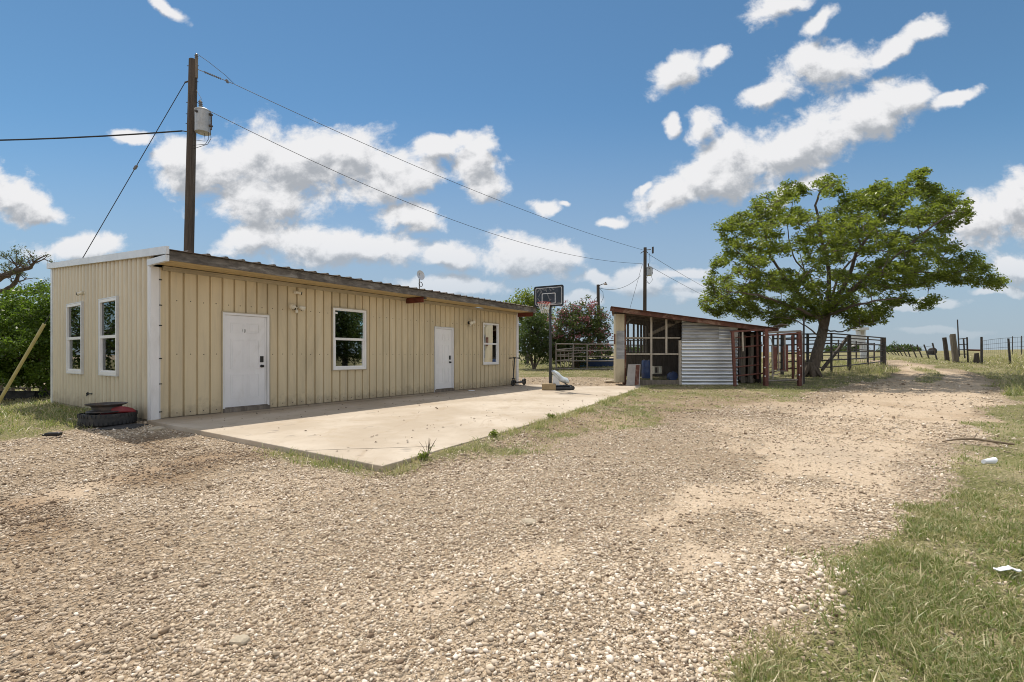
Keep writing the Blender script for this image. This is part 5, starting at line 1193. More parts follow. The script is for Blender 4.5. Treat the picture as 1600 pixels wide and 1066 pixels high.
def chute():
    Y = 19.3; X = lambda px, y=Y: (px - 800) / FPX * y; Z = lambda py, y=Y: CZ + (HOR - py) / FPX * y; gz = g1(X(1200), Y)
    r = thing('cattle_chute', (X(1197), Y, gz), 'rusty red steel cattle chute beside the tin shed', 'cattle chute')
    def bar(name, p, q, w, m='red_steel', h=None, n=0):
        b = MB(); (b.tube([p, q], w / 2, 8) if n else b.bar(p, q, w, h)); return b.build(name, M[m], r)
    bar('post', P(1144.5, 518, Y), Vector((X(1148.5), Y, gz - .02)), .10); bar('post', P(1196, 514, Y), Vector((X(1196.5), Y, gz - .02)), .17, h=.14)
    bar('post', P(1248, 517, Y), Vector((X(1249), Y, gz - .02)), .13, h=.12); bar('post', P(1256, 495, Y + .9), Vector((X(1256, Y + .9), Y + .9, gz)), .07, 'pipe_dark', n=1)
    bar('post', P(1253, 517, Y + .2), Vector((X(1254, Y + .2), Y + .2, gz)), .05, 'pipe', n=1)
    bar('top_rail', P(1141, 518.5, Y), P(1203, 514.5, Y), .07); bar('top_rail', P(1193, 520, Y - .03), P(1251, 517.5, Y - .03), .085, 'pipe', n=1); bar('top_rail', P(1193, 524.5, Y - .02), P(1250, 520.5, Y - .02), .06)
    bar('bottom_rail', P(1197, 595, Y), P(1248, 593.5, Y), .06, 'pipe', n=1)
    for py, a, c in ((542, 1147, 1192), (559, 1147, 1186), (572.5, 1147, 1186), (586, 1150, 1192)): bar('side_rail', P(a, py + 1.5, Y + .05), P(c, py - 2.5, Y + .35), .06, 'red_steel', n=1)
    b = MB(); b.bar(P(1160, 517, Y), P(1161, 549, Y), .05); b.build('handle', M['wood_pale'], r)
    # squeeze gate: plates, bars, rods
    for px, t, bt in ((1213, 541, 578), (1230, 540, 581)):
        b = MB(); f = Fr((X(px), Y + .12, 0), (1, .2, 0), (-.2, 1, 0)); b.box(f, -.12, .12, -.01, .01, Z(bt), Z(t)); b.build('plate', M['red_steel'], r)
    for px, t, bt in ((1200, 522, 594), (1216, 521, 580), (1226, 521, 578), (1206.5, 540, 592)): bar('upright', P(px, t, Y + .1), P(px + .8, bt, Y + .1), .05, 'pipe')
    for py, a, c in ((540, 1199, 1208), (558, 1199, 1207), (574, 1199, 1208), (580, 1198, 1229), (587, 1199, 1218)): bar('cross_bar', P(a, py + (2 if py == 587 else 0), Y + .09), P(c, py - (3 if py == 587 else 0), Y + .09), .035, 'pipe', n=1)
    for py in (531, 549, 566): bar('cross_bar', P(1222, py, Y + .5), P(1247, py - 1, Y + .5), .045, 'pipe_dark', n=1)
    bar('upright', P(1238, 524, Y + .45), P(1239, 592, Y + .45), .07, 'red_steel'); bar('side_rail', P(1200, 583, Y + .6), P(1240, 574, Y + .7), .05, 'red_steel', n=1)
    bar('side_rail', P(1149, 528, Y + .3), P(1192, 524, Y + .5), .05, 'red_steel', n=1); bar('upright', P(1183, 518, Y + .4), P(1184, 592, Y + .4), .07, 'red_steel'); bar('upright', P(1155, 520, Y + .5), P(1156, 594, Y + .5), .06, 'pipe_dark')
    b = MB(); b.tube([P(1200, 525, Y + .08), P(1205, 530, Y + .08), P(1207, 540, Y + .08), P(1207, 560, Y + .08), P(1201, 572, Y + .08)], .014, 6); b.build('rod', M['pipe'], r)
    for px in (1252, 1245): bar('latch_rod', P(px, 524, Y - .08), P(px + 1, 590, Y - .08), .03, 'red_steel', n=1)
    b = MB()
    for px, py in ((1194, 524), (1192.5, 540), (1194, 558), (1195, 574.5), (1195.5, 588), (1247, 543), (1249, 547), (1251, 572), (1249, 586), (1250, 556)):
        k = Fr(P(px, py, Y - .075), (1, 0, 0), (0, 0, 1), (0, -1, 0)); b.lathe([(.028, -.01), (.028, .012), (.012, .02)], k, 8)
    b.split('bolt', M['white'], r)
    b = MB(); f = Fr((X(1152), Y + .3, gz), (1, 0, 0), (0, 1, 0)); b.box(f, -.06, .16, 0, .12, Z(528) - gz, Z(519) - gz); b.build('counterweight', M['panel_grey'], r)
    rock(pgv(1169, 597), .26, 'rounded stone lying between the rails of the red chute', .55, seed=22)
chute()

# ---------------------------------------------------------------- fences and pens
def X_(px, Y): return (px - 800) / FPX * Y
def rail_fence(name, label, cat, posts, rails, post_r, rail_r, pm, rm, extra=None, group=None):
    # posts: [(px, ptop, pbottom)] standing on the ground where the photo shows their feet
    pts = []
    for px, pt, pb in posts:
        x, y = PG(px, pb); pts.append((Vector((x, y, g1(x, y) - .05)), P(px, pt, y)))
    r = thing(name, pts[0][0], label, cat, group)
    for i, (a, t) in enumerate(pts):
        pr = post_r[i] if isinstance(post_r, list) else post_r
        b = MB(); b.tube([a, t], [pr * 1.05, pr * .95], 10); b.build('post', M[pm], r)
    for fr_ in rails:
        for (a, t), (c, u) in zip(pts, pts[1:]):
            b = MB(); p, q = a.lerp(t, fr_), c.lerp(u, fr_ + .01 * (rnd.random() - .5)); d = (q - p).normalized(); b.tube([p - d * .04, q + d * .04], rail_r, 7); b.build('rail', M[rm], r)
    if extra: extra(r, pts)
    return r
def corral_extra(r, pts):
    b = MB(); a, c = PG(1283, 583), PG(1325, 579); b.bar(Vector((a[0], a[1] - .05, g1(*a) + .15)), P(1325, 527, c[1] - .08), .09, .16); b.build('brace', M['wood_dark'], r)
rail_fence('corral_fence', 'dark pipe corral fence behind the big leafy tree', 'fence',
           [(1208, 523, 586), (1222, 522.5, 585.5), (1240, 522, 584.5), (1262, 521.5, 583.5), (1299, 520.5, 582), (1327, 523, 579), (1356, 525.5, 574.5), (1380, 527.5, 571)], (.16, .33, .53, .74, .90, .99),
           [.06, .08, .055, .07, .055, .10, .05, .15], .036, 'pipe_dark', 'pipe_dark', corral_extra)
rail_fence('pen_fence', 'thin dark pen rails standing farther back behind the corral', 'fence',
           [(1262, 530, 566), (1285, 530, 566), (1310, 531, 565.5), (1338, 533, 565), (1366, 536, 564)], (.3, .6, .95), .05, .03, 'pipe_dark', 'pipe_dark')
def panel_fence():
    Yp = PG(900, 578)[1]
    def extra(r, pts):
        Y = pts[0][0].y - .1; b = MB()
        for px in (876, 882, 888.5): b.tube([P(px, 550, Y), P(px, 576, Y)], .022, 6)
        for py, dy in ((549, -.5), (555, -2.2), (563.5, -2.2), (576, 0)): b.tube([P(869.5, py, Y), P(894.5, py + dy, Y)], .024, 6)
        b.tube([P(894, 550, Y), P(894, 577, Y)], .03, 6); b.build('gate_panel', M['pipe'], r)
        b = MB(); b.tube([P(869, 546.5, Y), P(913, 543, Y)], .03, 6); b.tube([P(894, 553, Y), P(913, 550, Y)], .03, 6); b.split('cross_pipe', M['pipe'], r)
    rail_fence('panel_fence', 'grey pipe livestock panels between the hoop and the shed', 'fence', [(869, 537, 578), (896, 537, 578), (917.5, 537.5, 578), (962, 537, 578.5)],
               (.06, .36, .53, .75, .985), .045, .032, 'pipe', 'pipe', extra)
panel_fence()
rail_fence('pen_fence', 'dark pen rails behind the panels left of the shed', 'fence', [(938, 532, 572), (950, 532, 572), (968, 531, 572), (985, 531, 572), (1012, 531, 572)], (.3, .55, .8, .98), .06, .035, 'pipe_dark', 'pipe_dark')
def trough(px, py, L, w, h, mat, label, cat, ang=0, name='trough'):
    p = pgv(px, py); f = turned(p, ang); b = MB(); t = .04
    b.poly([f.p(x, -w / 2, z) for x, z in ((-L / 2 + .08, .02), (L / 2 - .08, .02), (L / 2, h), (-L / 2, h))], f.ey * t); b.poly([f.p(x, w / 2 - t, z) for x, z in ((-L / 2 + .08, .02), (L / 2 - .08, .02), (L / 2, h), (-L / 2, h))], f.ey * t)
    b.bar(f.p(-L / 2 + .05, -w / 2 + t, h / 2), f.p(-L / 2 + .05, w / 2 - t, h / 2), t, h * .95); b.bar(f.p(L / 2 - .05, -w / 2 + t, h / 2), f.p(L / 2 - .05, w / 2 - t, h / 2), t, h * .95)
    b.box(f, -L / 2 + .08, L / 2 - .08, -w / 2 + t, w / 2 - t, .03, .08); return tag(b.build(name, M[mat]), label, cat)
trough(906, 573.5, .9, .4, .42, 'blue_light', 'light blue trough behind the grey livestock panels', 'trough')
trough(938, 573, 1.9, .7, .5, 'blue', 'long dark blue trough behind the livestock panels near the shed', 'trough')
trough(24, 624, 2.6, .9, .38, 'rubber', 'low black trough in the grass left of the tan building', 'trough', 4)
def bucket(px, py):
    p = pgv(px, py); b = MB(); b.lathe([(.22, 0), (.28, .42), (.30, .42), (.30, .45), (.26, .45), (.20, .03), (0, .03)], Fr(p, (1, 0, 0), (0, 1, 0)), 20); o = b.build('bucket', M['black_plastic'], smooth=True); tag(o, 'black bucket standing beside the left corner of the tan building', 'bucket')
    b = MB(); b.tube([p + Vector((.29 * math.cos(a), 0, .44 - .1 * math.sin(a))) for a in [i * math.pi / 8 for i in range(9)]], .008, 5); b.build('bail', M['pipe'], o)
bucket(76, 618)
def left_fence():
    def ex(r, pts):
        for (i, s) in ((1, 1), (2, -1)):
            b = MB(); a, t = pts[i]; c, u = pts[i + 1]; b.bar(a.lerp(t, .95), c.lerp(u, .15), .07); b.build('brace', M['wood'], r)
    rail_fence('board_fence', 'weathered board fence in the pasture left of the tan building', 'fence',
               [(-60, 597, 618), (2, 597, 617.5), (20, 596, 617), (45, 595, 616.5), (64, 592, 616), (95, 592, 616)], (.2, .5, .8, .98), .09, .055, 'wood', 'wood', ex)
left_fence()
def wire_fence():
    posts = [(1464.5, 559.8, 1458, 532.8), (1452.5, 558.5, 1444.6, 536), (1441.8, 559.5, 1433.5, 538.5), (1432.8, 558.5, 1423.4, 537.6), (1422.6, 556.8, 1418, 543.3), (1417.3, 556.8, 1409, 541), (1411, 556.2, 1402.3, 541), (1405.8, 556.2, 1397.2, 542.8), (1401.6, 554.7, 1392.6, 544.9), (1397.2, 554, 1388.2, 546.5), (1390, 553.6, 1384, 547.5), (1385, 553, 1380, 548)]
    x0, y0 = PG(1464.5, 562); pts = []
    for k, (bx, by, tx, ty) in enumerate(posts):
        x = bx; Y = 31.5 + k * 3.0 + (k > 5) * (k - 5) * 1.2; X = (bx - 800) / FPX * Y; z = g1(X, Y)
        T = Vector((X, Y, z)) + Vector(((tx - bx) / FPX * Y, .05, (by - ty) / FPX * Y)); pts.append((Vector((X, Y, z - .08)), T))
    r = thing('wire_fence', pts[0][0], 'old wire fence of left-leaning thin posts along the drive', 'fence')
    for a, t in pts:
        b = MB(); b.bar(a, t, .075, .06); b.build('post', M['pipe_dark'], r)
    for f in (.35, .6, .85):
        b = MB(); q = []
        for a, t in pts: q.append(a.lerp(t, f))
        b.tube(q, .012, 4); b.build('wire', M['cable'], r)
    return pts
wire_fence()
def gate_posts():
    def post(bx, by, tx, ty, w, label, mat='wood_dark', n=10, top=.9, name='fence_post', cat='post', grp='posts at the pasture gate'):
        x, y = PG(bx, by); a = Vector((x, y, g1(x, y) - .06)); t = P(tx, ty, y); b = MB(); R = w / 2 / FPX * y
        k = 6; ps = [a.lerp(t, i / k) + Vector((R * .12 * (rnd.random() - .5), 0, 0)) for i in range(k + 1)]
        b.tube(ps, [R * (1.05 + (top - 1.05) * i / k) for i in range(k + 1)], n); o = b.build(name, M[mat], smooth=False, base=a); return tag(o, label, cat, grp), y
    post(1480.5, 564, 1475.5, 527.5, 6, 'dark weathered wood post left of the thickest post at the gate')
    o, y = post(1494.5, 566.5, 1488.8, 522, 7.5, 'thickest grey wood post at the pasture gate with a split top', 'wood')
    b = MB(); b.tube([P(1487, 524, y + .12), P(1492, 566, y + .14)], .11, 8); WLOC[o.name] = o.location.copy(); b.build('split_half', M['wood'], o)
    post(1499, 557.5, 1496, 499.5, 1.9, 'tall thin dark pole rising between the wood posts at the gate', 'pipe_dark', 8, .8)
    post(1512.5, 566, 1511, 527, 3, 'dark square post right of the small pipe gate', 'pipe_dark', 4)
    post(1534, 569, 1533.5, 526.5, 3.2, 'black post at the right end of the rusty rail', 'pipe_dark', 8)
    post(1578.5, 569, 1575.5, 529, 2.8, 'lone black post in the weeds near the right edge', 'pipe_dark', 8)
    Y = PG(1512, 566)[1] - .0; r = thing('pipe_gate', P(1498, 556, Y), 'small open pipe gate between the tall thin pole and a dark post', 'gate')
    b = MB()
    for py, e in ((530, -1.5), (538.5, -.5), (546.5, 0), (553.5, 0)): b.tube([P(1498, py, Y), P(1511, py + e, Y)], .028, 6)
    b.build('rail', M['pipe_dark'], r); b = MB(); b.tube([P(1505.5, 529.5, Y), P(1507.5, 560, Y)], .04, 6); b.build('upright', M['pipe_dark'], r)
    b = MB(); b.tube([P(1512, 547, Y), P(1533, 547.5, Y)], .05, 8); tag(b.build('rail', M['rust_roof']), 'rusty red rail joining two dark posts at the gate', 'rail')
    for i, (px, py, h, an, lab) in enumerate(((1523, 567, .55, 12, 'dark slanting plank propped in the weeds left of the black gate post'), (1529, 568, .60, -14, 'dark plank leaning against the black gate post'))):
        p = pgv(px, py); b = MB(); t = p + Vector((math.sin(math.radians(an)) * h * .6, 0, h)); b.bar(p, t, .16, .05, (0, 1, 0)); tag(b.build('plank', M['wood_dark']), lab, 'plank')
gate_posts()
def hog_panels():
    Y = 38.0; x0, x1 = X_(1534, Y), X_(1680, Y); r = thing('mesh_fence', ((x0 + x1) / 2, Y, g1((x0 + x1) / 2, Y)), 'thin sagging wire mesh fence across the pasture at the right', 'fence')
    b = MB(); n = 44
    top = lambda x: CZ + (HOR - (533 - 6.5 * math.sin(min(1, max(0, (x - x0) / (x1 - x0) * 1.9)) * math.pi * .5))) / FPX * Y
    for k in range(3): b.tube([(x, Y + .2 * math.sin(x), g1(x, Y) + (top(x) - g1(x, Y)) * (1, .72, .45)[k]) for x in [x0 + (x1 - x0) * i / n for i in range(n + 1)]], .012, 4)
    for i in range(n + 1): x = x0 + (x1 - x0) * i / n; b.tube([(x, Y + .2 * math.sin(x), g1(x, Y) + .2), (x, Y + .2 * math.sin(x), top(x))], .007, 4)
    b.build('wire_mesh', M['pipe_dark'], r)
    for px in (1582, 1596, 1650): x = X_(px, Y); b = MB(); b.tube([(x, Y, g1(x, Y)), (x, Y, top(x) + .1)], .03, 6); b.build('post', M['pipe_dark'], r)
hog_panels()
def bale():
    Y = 52; x = X_(1456.5, Y); z = g1(x, Y) + .35; f = Fr((x, Y, z), (0, 1, 0), (0, 0, 1), (1, .3, .15)); b = MB(); b.lathe([(.15, -.40), (.36, -.36), (.43, -.2), (.44, .1), (.38, .32), (.18, .42), (0, .43)], f, 18)
    tag(b.build('bale', M['black_hide'], smooth=True), 'dark rounded bale in the pasture beyond the leaning wire fence', 'bale')
bale()
def tower():
    Y = 40.0; z0 = g1(X_(1349, Y), Y); r = thing('tower', (X_(1349, Y), Y, z0), 'white narrow wooden tower with a flat roof behind the corral', 'tower')
    Z = lambda py: CZ + (HOR - py) / FPX * Y; x = lambda px: X_(px, Y)
    b = MB(); b.box(WF, x(1338), x(1353), Y - .35, Y + .5, Z(516), Z(512)); b.build('roof', M['hopper'], r)
    b = MB(); b.box(WF, x(1343), x(1352.6), Y, Y + .45, Z(535), Z(516)); b.mat(1); b.box(WF, x(1345), x(1350), Y - .01, Y, Z(523), Z(518)); b.build('cabin', [M['hopper'], M['panel_grey']], r)
    for px in (1344.2, 1348, 1352): b = MB(); b.bar((x(px), Y, Z(535)), (x(px + 2), Y, z0), .12); b.build('leg', M['hopper'], r)
    b = MB()
    for i in range(9): xx = x(1328 + i * 1.8); b.box(WF, xx - .035, xx + .035, Y, Y + .03, Z(536), Z(525))
    b.box(WF, x(1327), x(1343), Y - .03, Y, Z(526), Z(524.7)); b.box(WF, x(1327), x(1343), Y - .03, Y, Z(537), Z(535.5)); b.build('railing', M['hopper'], r)
    b = MB(); b.bar(P(1330, 542, Y), P(1345, 536, Y), .3, .08); b.build('ramp', M['panel_grey'], r)
    b = MB()
    for py in (545, 552, 559): b.box(WF, x(1345), x(1354.5), Y - .08, Y - .065, Z(py + 3), Z(py)); 
    b.build('slat', M['hopper'], r)
tower()

# ---------------------------------------------------------------- trees and shrubs
def leaves(name, C, size, mat, root, axis=None, axis_w=.5, tint=None, flat=.5, aspect=.45):
    n = len(C); a = rng.normal(0, 1, (n, 3)); a /= np.linalg.norm(a, axis=1)[:, None]
    if axis is not None: a = a * (1 - axis_w) + np.asarray(axis) * axis_w; a /= np.linalg.norm(a, axis=1)[:, None]
    nn = rng.normal(0, 1, (n, 3)); nn[:, 2] += flat * 2; s = np.cross(a, nn); s /= np.linalg.norm(s, axis=1)[:, None] + 1e-9; up = np.cross(s, a)
    L = size * rng.uniform(.65, 1.35, n); W = L * aspect
    V = np.empty((n, 4, 3)); c = C
    V[:, 0] = c - a * (L / 2)[:, None]; V[:, 1] = c + s * (W / 2)[:, None] + up * (.12 * L)[:, None]; V[:, 2] = c + a * (L / 2)[:, None]; V[:, 3] = c - s * (W / 2)[:, None] + up * (.12 * L)[:, None]
    F = (np.arange(n) * 4)[:, None] + np.arange(4)[None]
    t = rng.uniform(0, 1, n) if tint is None else tint
    return np_mesh(name, V.reshape(-1, 3), F, mat, root, {'tint': np.repeat(t, 4)})
def clusters(centres, per, rad, squash=.8):
    n = len(centres); d = rng.normal(0, 1, (n, per, 3)); d /= np.linalg.norm(d, axis=2)[..., None]; q = rng.random((n, per, 1)) ** .45
    r = np.asarray(rad).reshape(-1, 1, 1) if np.ndim(rad) else rad
    d = d * q * r; d[..., 2] *= squash; return (centres[:, None] + d).reshape(-1, 3), np.repeat(np.arange(n), per)
def limb(b, pts, r0, r1, wob=.0, n=8):
    pts = [Vector(p) for p in pts]; out = []                 # Catmull-Rom through the given points
    q = [pts[0] * 2 - pts[1]] + pts + [pts[-1] * 2 - pts[-2]]
    for i in range(1, len(q) - 2):
        for k in range(5):
            t = k / 5; p0, p1, p2, p3 = q[i - 1:i + 3]
            out.append(.5 * ((2 * p1) + (p2 - p0) * t + (2 * p0 - 5 * p1 + 4 * p2 - p3) * t * t + (3 * p1 - p0 - 3 * p2 + p3) * t ** 3) + Vector([wob * (rnd.random() - .5) for _ in range(3)]))
    out.append(pts[-1]); m = len(out) - 1
    b.tube(out, [r0 + (r1 - r0) * (i / m) ** .8 for i in range(m + 1)], n); return out
def big_tree():
    T = 23.0; bx, by = PG(1266, 588.5); T = by; base = Vector((bx, by, g1(bx, by)))
    r = thing('tree', base, 'large leafy green tree with a leaning trunk beside the red chute', 'tree')
    b = MB(); trunk = [base - Vector((0, 0, .15)), P(1273, 566, T), P(1280, 540, T), P(1286, 515, T + .1), P(1291, 492, T + .1)]
    sk = []
    o = limb(b, trunk, .275, .20, .03, 12); sk += o[8:]
    for k in range(7):                                       # root flare
        a = k * .9; e = base + Vector((.62 * math.cos(a), .5 * math.sin(a), -.12)); b.tube([base + Vector((.12 * math.cos(a), .1 * math.sin(a), .65)), base + Vector((.36 * math.cos(a), .3 * math.sin(a), .2)), e], [.16, .13, .04], 6)
    arms = [([P(1287, 512, T), P(1268, 478, T - .4), P(1232, 440, T - .8), P(1205, 400, T - 1.2), P(1190, 345, T - 1.3)], .17, .04),
            ([P(1289, 503, T), P(1240, 480, T - 1.5), P(1185, 462, T - 2.6), P(1135, 455, T - 2.5)], .13, .03),
            ([P(1291, 492, T), P(1296, 440, T + .3), P(1285, 380, T + .4), P(1275, 320, T), P(1290, 290, T)], .19, .04),
            ([P(1291, 492, T), P(1322, 440, T - .3), P(1345, 385, T - .6), P(1390, 330, T - .4), P(1440, 285, T)], .18, .04),
            ([P(1291, 495, T), P(1333, 455, T + .8), P(1380, 430, T + 1.4), P(1440, 425, T + 1.6), P(1500, 432, T + 1.2), P(1548, 441, T + 1)], .16, .025),
            ([P(1292, 490, T), P(1345, 440, T - 1.5), P(1400, 400, T - 2.2), P(1460, 350, T - 2.0), P(1495, 330, T - 1.6)], .14, .03),
            ([P(1290, 495, T), P(1328, 480, T - 2.0), P(1370, 470, T - 3.0), P(1410, 465, T - 3)], .12, .03),
            ([P(1232, 440, T - .8), P(1180, 420, T - .4), P(1140, 380, T + .2), P(1128, 365, T + .3)], .08, .02),
            ([P(1345, 385, T - .6), P(1330, 340, T + .6), P(1340, 300, T + 1.2)], .08, .02),
            ([P(1292, 485, T), P(1270, 440, T + 2.0), P(1240, 400, T + 2.8), P(1230, 350, T + 2.6)], .11, .025),
            ([P(1292, 485, T), P(1318, 420, T + 2.2), P(1370, 380, T + 2.8), P(1420, 350, T + 2.6)], .11, .025),
            ([P(1287, 515, T), P(1315, 518, T - .9), P(1345, 508, T - 1.4), P(1370, 505, T - 1.2)], .06, .015),
            ([P(1283, 528, T), P(1262, 512, T - 1.0), P(1240, 500, T - 1.4), P(1205, 495, T - 1.5)], .06, .015)]
    for pts, r0, r1 in arms: sk += limb(b, pts, r0 * .66, r1 * .8, .06)
    # crown outline measured in the photo; depth follows the width of the crown
    ol = [(60, 670), (45, 640), (75, 590), (75, 540), (110, 450), (150, 420), (130, 390), (140, 330), (112, 310), (200, 245), (262, 225), (290, 180), (345, 150), (400, 140), (425, 105), (470, 110), (520, 130), (560, 100), (650, 76), (680, 95), (665, 145), (700, 165), (760, 150), (825, 120), (840, 98), (870, 110), (890, 150), (930, 120), (1000, 62), (1062, 46), (1045, 110), (1120, 130), (1140, 150), (1205, 155), (1250, 200), (1252, 275), (1200, 285), (1135, 325), (1180, 360), (1200, 390), (1200, 445), (1240, 415), (1300, 420), (1340, 480), (1330, 510), (1395, 545), (1370, 585), (1300, 560), (1200, 565), (1130, 540), (1085, 525), (1080, 590), (1100, 630), (1030, 680), (960, 625), (900, 660), (860, 690), (880, 730), (840, 742), (760, 742), (700, 755), (690, 720), (640, 690), (590, 690), (560, 735), (480, 715), (420, 740), (350, 735), (330, 700), (250, 712), (160, 675), (110, 705)]
    poly = np.array([(1080 + x * .3471, 250 + y * .3471) for x, y in ol])
    N_ = 4400; qx = rng.uniform(1090, 1570, N_); qy = rng.uniform(262, 525, N_); d = sd_poly(qx, qy, poly)
    gap = vnoise(qx, qy * 1.3, 1 / 26., 99, 2); keep = (d > -1) & ((gap > .36 - .16 * np.exp(-((qx - 1290) / 85.) ** 2 - ((qy - 462) / 55.) ** 2)) | (d < 4))
    hole = ((qx - 1214) / 17) ** 2 + ((qy - 409) / 15) ** 2 < 1; keep &= ~hole
    keep &= rng.random(N_) < np.where(d < 14, .85, .80)
    qx, qy, d = qx[keep], qy[keep], d[keep]; th = np.minimum(3.6, .35 + np.clip(d, 0, 200) * .075)
    Y = T + rng.uniform(-1, 1, len(qx)) * th
    C = np.stack([(qx - 800) / FPX * T + (Y - T) * (1290 - 800) / FPX * .0, Y, CZ + (HOR - qy) / FPX * T], 1)
    sc = Y / T; C[:, 0] *= sc; C[:, 2] = CZ + (C[:, 2] - CZ) * sc
    S = np.array([tuple(p) for p in sk])
    # twigs: every clump hangs on the nearest limb, first through a set of secondary branches
    order = np.argsort([np.min(np.sum((S - c) ** 2, 1)) for c in C]); nodes = [tuple(p) for p in S]; nr = [.05] * len(nodes)
    NA = np.zeros((len(nodes) + len(C) * 2, 3)); NA[:len(nodes)] = nodes; cnt = len(nodes); tw = MB()
    for k in order:
        c = C[k]; dd = np.sum((NA[:cnt] - c) ** 2, 1) + 1.2 * np.clip(NA[:cnt, 2] - c[2] + .1, 0, None) ** 2; j = int(np.argmin(dd)); a = Vector(NA[j]); e = Vector(c)
        if (e - a).length > .12:
            m = a.lerp(e, .5) + Vector((rnd.uniform(-.08, .08), rnd.uniform(-.08, .08), .06)); L = (e - a).length
            tw.tube([a, m, e], [.012 + .012 * min(1, L), .011 + .007 * min(1, L), .006], 4, False); NA[cnt] = m; NA[cnt + 1] = e; cnt += 2
    b.v_off = 0; base_i = len(b.v); b.v += tw.v; b.f += [tuple(base_i + i for i in f) for f in tw.f]; b.m += tw.m
    b.build('trunk', M['bark'], r, True)
    rad = rng.uniform(.20, .40, len(C)); pts, idx = clusters(C, 46, rad, .68)
    pts[:, 0] += .10 * rng.random(len(pts)); ct = rng.uniform(0, .62, len(C)) ** 1.2
    leaves('crown', pts, .155, M['leaf'], r, (.86, -.1, -.18), .55, np.clip(ct[idx] + rng.uniform(0, .45, len(pts)), 0, 1), .6, .38)
big_tree()
def shrub(name, label, cat, px, pbase, Y, blobs, nclump, per, lsize, lmat, stems, rad=(.18, .34), flowers=0, seed=0, trunk_r=.06, grp=None, axis=None, shell=.5, jit=.14):
    x = X_(px, Y); base = Vector((x, Y, g1(x, Y))); r = thing(name, base, label, cat, grp); C = []
    w = np.array([a * c for (_, _, a, c, *_) in blobs]); w = w / w.sum()
    for k, (cx, cy, rx, ry, *dz) in enumerate(blobs):
        n = int(nclump * w[k]) + 1; d = rng.normal(0, 1, (n, 3)); d /= np.linalg.norm(d, axis=1)[:, None]; q = (rng.random((n, 1)) * (1 - shell ** 3) + shell ** 3) ** (1 / 3); d = d * q
        c = P(cx, cy, Y + (dz[0] if dz else 0)); R = np.array([rx / FPX * Y, rx / FPX * Y * .9, ry / FPX * Y]); C.append(np.array(c) + d * R * (1 + jit * rng.normal(0, 1, (n, 1))))
    C = np.vstack(C); C = C[C[:, 2] > G(C[:, 0], C[:, 1]) + .15]
    b = MB(); S = []
    for (tx, ty, dy, rr_) in stems:
        e = P(tx, ty, Y + dy); m = base.lerp(e, .5) + Vector((rnd.uniform(-.15, .15), rnd.uniform(-.2, .2), 0)); S += limb(b, [base + Vector((rnd.uniform(-.1, .1), rnd.uniform(-.1, .1), -.1)), m, e], rr_, rr_ * .3, .02, 7)
    SA = np.array([tuple(p) for p in S])
    for c in C[:: max(1, len(C) // 90)]:
        j = int(np.argmin(np.sum((SA - c) ** 2, 1))); a = Vector(SA[j]); e = Vector(c); b.tube([a, a.lerp(e, .5) + Vector((0, 0, .05)), e], [.018, .012, .005], 4, False)
    b.build('trunk', M['bark'], r, True)
    pts, idx = clusters(C, per, rng.uniform(*rad, len(C)), .85); ct = rng.uniform(0, .5, len(C)); t = np.clip(ct[idx] + rng.uniform(0, .5, len(pts)), 0, 1)
    if flowers:
        zt = (C[:, 2] - C[:, 2].min()) / (np.ptp(C[:, 2]) + 1e-6); f = (rng.random(len(C)) < flowers * (.25 + 1.1 * zt)); t = np.where(f[idx] & (rng.random(len(pts)) < .75), 1.5, t)
    leaves('crown', pts, lsize, lmat, r, axis, .4, t, .35, .5); return r
shrub('crape_myrtle', 'flowering shrub with pink blossom behind the livestock panels', 'shrub', 903, 577, 30.0,
      [(900, 520, 46, 42), (880, 535, 26, 34), (915, 500, 32, 28), (935, 512, 17, 24), (870, 550, 20, 24), (905, 548, 48, 20), (890, 490, 20, 14)], 680, 26, .15, M['leaf_myrtle'],
      [(885, 540, -.3, .07), (905, 525, .2, .08), (925, 535, 0, .06), (895, 515, .5, .06)], (.22, .40), .36)
shrub('shrub', 'dark bushy shrub with several stems between the tan building and the hoop', 'shrub', 833, 579, 29.0,
      [(838, 525, 27, 32), (825, 540, 22, 26), (850, 540, 18, 26), (840, 505, 20, 18)], 260, 26, .14, M['leaf_dark'], [(828, 545, 0, .08), (838, 530, .2, .09), (848, 545, -.2, .07), (832, 535, .4, .07)], (.2, .36))
shrub('tree', 'light green tree top rising above the far end of the building roof', 'tree', 822, 570, 38.0,
      [(812, 480, 26, 22), (828, 475, 24, 22), (845, 488, 22, 26), (800, 500, 24, 26), (825, 512, 34, 24)], 300, 24, .19, M['leaf'], [(815, 500, 0, .14), (830, 490, .3, .14), (842, 500, -.3, .12)], (.3, .5))
shrub('evergreen_tree', 'big rounded dense green tree behind the left end of the tan building', 'tree', 95, 600, 23.5,
      [(95, 545, 125, 62), (100, 505, 92, 60), (40, 540, 70, 55), (150, 520, 80, 70), (10, 560, 60, 45), (30, 520, 50, 50)], 2100, 34, .15, M['leaf_cedar'], [(60, 560, -.5, .12), (95, 540, 0, .16), (130, 550, .5, .13), (30, 565, .2, .1)], (.22, .38), shell=.80, jit=.05)
